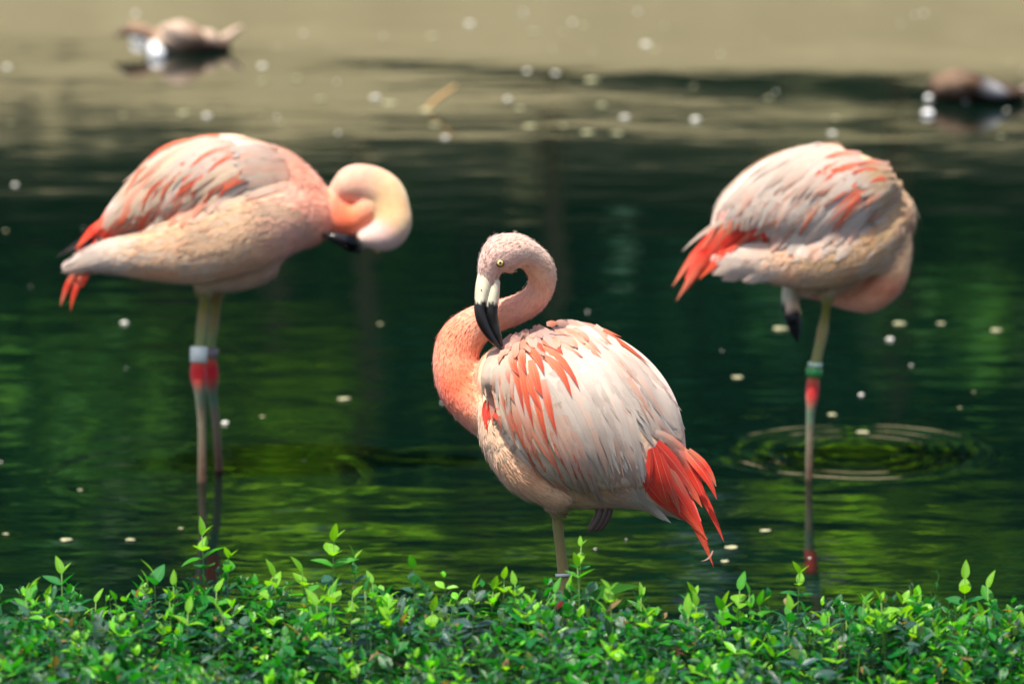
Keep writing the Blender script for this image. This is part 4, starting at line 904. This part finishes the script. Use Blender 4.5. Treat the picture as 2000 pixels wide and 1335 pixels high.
# ------------------------------------------------------------------ plants on the near bank
GREENS = np.array([[.006, .150, .020], [.010, .190, .016], [.020, .230, .012], [.005, .100, .030], [.006, .120, .028], [.008, .16, .03], [.05, .14, .13], [.03, .10, .085]])*.72
YELG = np.array([.17, .46, .015])
def canopy_top(x, y):
    t = np.clip((x+.9)/1.8, 0, 1)
    return .374+.022*np.exp(-((x-.088)/.11)**2)*np.clip((y-9.1)/.2, 0, 1)-.045*t**2 + .012*np.sin(x*7+y*5)+.010*np.sin(x*17-y*9) - .04*np.clip((y-9.38)/.15, 0, 1)
def ground_cover():
    n = 4800
    x = rng.uniform(-1.75, 1.75, n); y = rng.uniform(8.25, 9.50, n)
    top = canopy_top(x, y)+rng.normal(0, .016, n)-.04*(rng.random(n) < .3)-.05*np.clip(np.sin(x*23+3*np.sin(y*11))*np.sin(y*19+2*np.sin(x*13))-.25, 0, 1)
    lean = rng.normal(0, .12, (n, 2))
    pos, az, el, ln, co = [], [], [], [], []
    for i in range(n):
        a0 = rng.uniform(0, 6.28); young = rng.random() < .2
        gcol = GREENS[rng.integers(0, len(GREENS))]*rng.uniform(.75, 1.25)
        L0 = rng.uniform(.015, .038)
        for k in range(5):
            z = top[i]-k*rng.uniform(.013, .024)-.003
            for s_ in (0, math.pi):
                if rng.random() < .06: continue
                aa = a0+k*1.57+s_+rng.normal(0, .25)
                pos.append((x[i]+lean[i, 0]*(z-.1), y[i]+lean[i, 1]*(z-.1), z)); az.append(aa)
                el.append(rng.normal([.95, .5, .3, .15, .0][k], .28)); ln.append(L0*[.62, .9, 1.05, 1.1, 1.1][k]*rng.uniform(.85, 1.15))
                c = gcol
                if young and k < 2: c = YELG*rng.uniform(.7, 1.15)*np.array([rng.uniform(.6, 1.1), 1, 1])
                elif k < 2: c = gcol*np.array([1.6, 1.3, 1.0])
                if rng.random() < .02: c = np.array([.22, .15, .05])
                co.append(c)
    pos = np.array(pos); m_ = len(pos)
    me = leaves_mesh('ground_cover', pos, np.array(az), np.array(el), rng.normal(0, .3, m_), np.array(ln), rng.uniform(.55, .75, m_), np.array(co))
    tag(mobj('ground_cover', me, M_LEAF), 'dense low carpet of small glossy green leaves on the near bank', 'ground cover', kind='stuff')
    # thin stems beneath the leaves
    V_ = np.empty((n, 6, 3)); off = np.array([[.0011, 0, 0], [-.0006, .001, 0], [-.0006, -.001, 0]])
    zb = bank_z(x, y)-.01
    V_[:, :3] = np.stack([x+lean[:, 0]*(zb-.1), y+lean[:, 1]*(zb-.1), zb], -1)[:, None]+off
    V_[:, 3:] = np.stack([x+lean[:, 0]*(top-.1), y+lean[:, 1]*(top-.1), top], -1)[:, None]+off*.5
    q = np.array([[0, 1, 4, 3], [1, 2, 5, 4], [2, 0, 3, 5]])
    F_ = (q[None]+(np.arange(n)*6)[:, None, None]).reshape(-1, 4)
    tag(mobj('stem_thicket', mesh_np('stem_thicket', V_.reshape(-1, 3), F_), M_STEM), 'thicket of thin stems under the leaf carpet', 'stems', kind='stuff')
ground_cover()

LEAF_MESHES = {}
def leaf_variant(key, col, bend=0.0, wid=.62, serr=False):
    if key in LEAF_MESHES: return LEAF_MESHES[key]
    n = 9; V_, U_ = [], []
    for i in range(n):
        t = i/(n-1)
        w_ = .5*wid*math.sin(math.pi*min(1, t**.8*.97+.015))**.8*(1.12-.35*t)
        if serr: w_ *= 1+(.12 if i % 2 else -.06)
        z = -bend*t*t*.5
        for a in (-1, 0, 1):
            V_.append((a*w_, t, z+abs(a)*w_*.28)); U_.append((a*.5+.5, t))
    F_ = []
    for i in range(n-1):
        for a in (0, 1): F_.append((i*3+a, i*3+a+1, (i+1)*3+a+1, (i+1)*3+a))
    me = mesh_np('leaf', V_, F_, [col]*len(V_), U_); me.materials.append(M_LEAF)
    LEAF_MESHES[key] = me
    return me
def leaf_obj(parent, p, az, el, roll, L, me):
    from mathutils import Matrix
    d = Vector((math.cos(el)*math.sin(az), math.cos(el)*math.cos(az), math.sin(el)))
    s_ = Vector((math.cos(az), -math.sin(az), 0)); u = s_.cross(d)
    s2 = s_*math.cos(roll)+u*math.sin(roll); u2 = s2.cross(d)
    o = bpy.data.objects.new('leaf', me); link(o); o.parent = parent
    mt = Matrix((s2, d, u2)).transposed().to_4x4()
    o.matrix_local = Matrix.Translation(Vector(p)) @ mt @ Matrix.Diagonal((L, L, L, 1))
    return o
def sprig(px, py, Yd, nn, L, label, young=.5, lean=0.0, group='leafy sprigs above the ground cover', gap=.021, spread=1.0):
    """upright shoot whose topmost leaf ends at the pixel; nn leaf pairs"""
    L *= .86; tip = P(px, py, Yd); topz = tip[2]-L*.85
    x0 = tip[0]-lean*(topz-.1); zb = float(bank_z(np.array(x0), np.array(Yd)))-.012
    root = empty('leafy_sprig', (x0, Yd, zb))
    H = topz-zb; dx = tip[0]-x0
    sag = random.uniform(-.008, .008)
    def along(t): return (dx*t+sag*math.sin(math.pi*t), sag*.5*math.sin(math.pi*t), H*t)
    v, f = tube_verts([along(t) for t in np.linspace(0, 1, 7)], list(np.linspace(.0020, .0009, 7)), 6)
    mobj('stem', mesh_np('stem', v, f), M_STEM, root)
    a0 = random.choice([1.2, 1.6, 1.9, .4])
    kinds = ['young', 'mid', 'green', 'deep']
    pal = {'young': (.17, .44, .015), 'mid': (.05, .30, .012), 'green': (.012, .19, .025), 'deep': (.02, .12, .07)}
    for k in range(nn):
        t = 1-(k*gap*random.uniform(.85, 1.2))/H if k else 1.0
        if t < .1: break
        kind = kinds[min(3, max(0, int(random.gauss(k*1.0+1-young*2, .6)+.5)))]
        bend = round(random.choice([.1, .3, .5]), 1); wid = random.choice([.5, .6, .7])
        me = leaf_variant((kind, bend, wid), pal[kind], bend, wid)
        aa = a0+k*1.57+random.gauss(0, .25)
        el0 = [1.05, .62, .40, .25, .12, 0, 0, 0, 0, 0][k]/spread
        if k == 0:
            leaf_obj(root, along(1), random.uniform(-3, 3), random.uniform(.95, 1.45), random.uniform(-.9, .9), L*.9, leaf_variant((kind, .3, .46), pal[kind], .3, .46))
            if random.random() < .7: leaf_obj(root, along(1), aa, .8, .2, L*.7, leaf_variant(('young', .1, .5), pal['young'], .1, .5))
            continue
        for s_ in (0, math.pi):
            leaf_obj(root, along(t), aa+s_, el0+random.gauss(0, .2), random.gauss(0, .25), L*random.uniform(.8, 1.15)*(1 if k < 3 else 1.05), me)
    tag(root, label, 'plant', group)
    return root
TALL = [(394, 1010, 9.40, 7, .040, 'tallest leafy sprig on the bank, before the two-legged flamingo', .8, .02),
        (446, 1058, 9.40, 6, .036, 'leafy sprig close beside the tallest sprig, a little shorter', .6, .05),
        (652, 1018, 9.42, 4, .044, 'tall sprig with one upright bright leaf and two drooping ones', .9, .0),
        (692, 1062, 9.43, 6, .034, 'thin dark-leaved sprig next to the sprig with one upright bright leaf', -.2, .06),
        (535, 1090, 9.40, 4, .040, 'short sprig with round bright yellow green leaves', 1.0, .0),
        (590, 1080, 9.42, 4, .042, 'bright narrow-leaved sprig beside the round-leaved yellow green one', .9, -.03),
        (808, 1078, 9.40, 6, .036, 'bushy dark sprig with one thin leaf pointing up, by pale water reflections', .0, .04),
        (985, 1100, 9.40, 5, .034, 'sprig with yellow tip and arching leaves, just beside the preening flamingo\'s leg', .8, .0),
        (925, 1120, 9.38, 5, .034, 'small star-shaped bright sprig near the preening flamingo\'s leg', .8, .0),
        (1135, 1045, 9.45, 3, .024, 'spindly sprig rising behind the broad toothed leaf', .8, -.02),
        (1128, 1075, 9.42, 2, .036, 'single rounded green leaf on a stalk right against the pink bird\'s leg', .4, .0),
        (1445, 1115, 9.40, 6, .042, 'sprig with a long upright yellow green leaf below the red tail feathers', .9, .05),
        (1357, 1132, 9.40, 5, .036, 'slender sprig with a folded pale tip under the red tail', .7, -.03),
        (1562, 1090, 9.42, 5, .034, 'thin sprig standing before the green-banded flamingo\'s leg', .6, .0),
        (1697, 1158, 9.40, 4, .040, 'two-leaved bright sprig out in front of open dark water', .9, .0),
        (1790, 1145, 9.44, 3, .042, 'sprig ending in one broad folded green leaf', .5, .0),
        (1885, 1095, 9.45, 7, .040, 'tall sprig with a V of narrow leaves at its tip', .6, .03),
        (1930, 1113, 9.46, 6, .040, 'tall sprig with heart-shaped folded tip leaves', .6, .0),
        (1084, 1126, 9.40, 4, .036, 'short bright sprig half hiding the ring on the preening bird\'s leg', .7, .0),
        (1112, 1118, 9.38, 5, .038, 'leafy sprig in front of the preening flamingo\'s only leg', .5, .0),
        (300, 1085, 9.40, 5, .040, 'sprig with one broad leaf held out sideways', .1, .0),
        (120, 1085, 9.40, 5, .040, 'dense sprig with upright deep green leaf and small yellow shoots', .3, .0)]
for (px, py, Yd, nn, L, lab, yg, ln_) in TALL: sprig(px, py, Yd, nn, L, lab, yg, ln_)
for k in range(52):
    px = random.uniform(-20, 2020); Yd = random.uniform(9.15, 9.44)
    edge = 1128+62*max(0, (px-900)/1100)**2+random.uniform(-18, 40)
    nn = random.choice([3, 5]); yg = random.choice([-.2, .3, .6, .9])
    lab = 'short %s sprig with %s leaves just topping the leaf carpet' % ('sparse' if nn == 3 else 'bushy', {-.2: 'deep green', .3: 'mid green', .6: 'fresh green', .9: 'yellow green'}[yg])
    sprig(px, edge, Yd, nn, random.uniform(.030, .042), lab, yg, random.uniform(-.06, .06), 'short sprigs at the edge of the leaf carpet')
# broad toothed leaves by the flamingo's leg
r0 = P(1150, 1185, 9.42); br = empty('bramble_plant', (r0[0], 9.44, float(bank_z(np.array(r0[0]), np.array(9.44)))-.01))
tag(br, 'plant with broad toothed blue green leaves beside the preening flamingo\'s leg', 'plant')
H = r0[2]-br.location.z
v, f = tube_verts([(0, 0, 0), (.004, 0, H*.5), (0, 0, H)], [.002, .0016, .001], 6); mobj('stem', mesh_np('stem', v, f), M_STEM, br)
bl = leaf_variant('toothed', (.03, .13, .06), .25, .78, True)
for (a, e, ro, L, fz) in [(1.5, .45, .55, .085, 1.0), (-1.1, .7, -.4, .050, 1.0), (.3, 1.1, .2, .055, .95), (1.9, -.1, .6, .070, .8), (1.6, .1, .9, .078, .62)]:
    leaf_obj(br, (0, 0, H*fz), a, e, ro, L, bl)
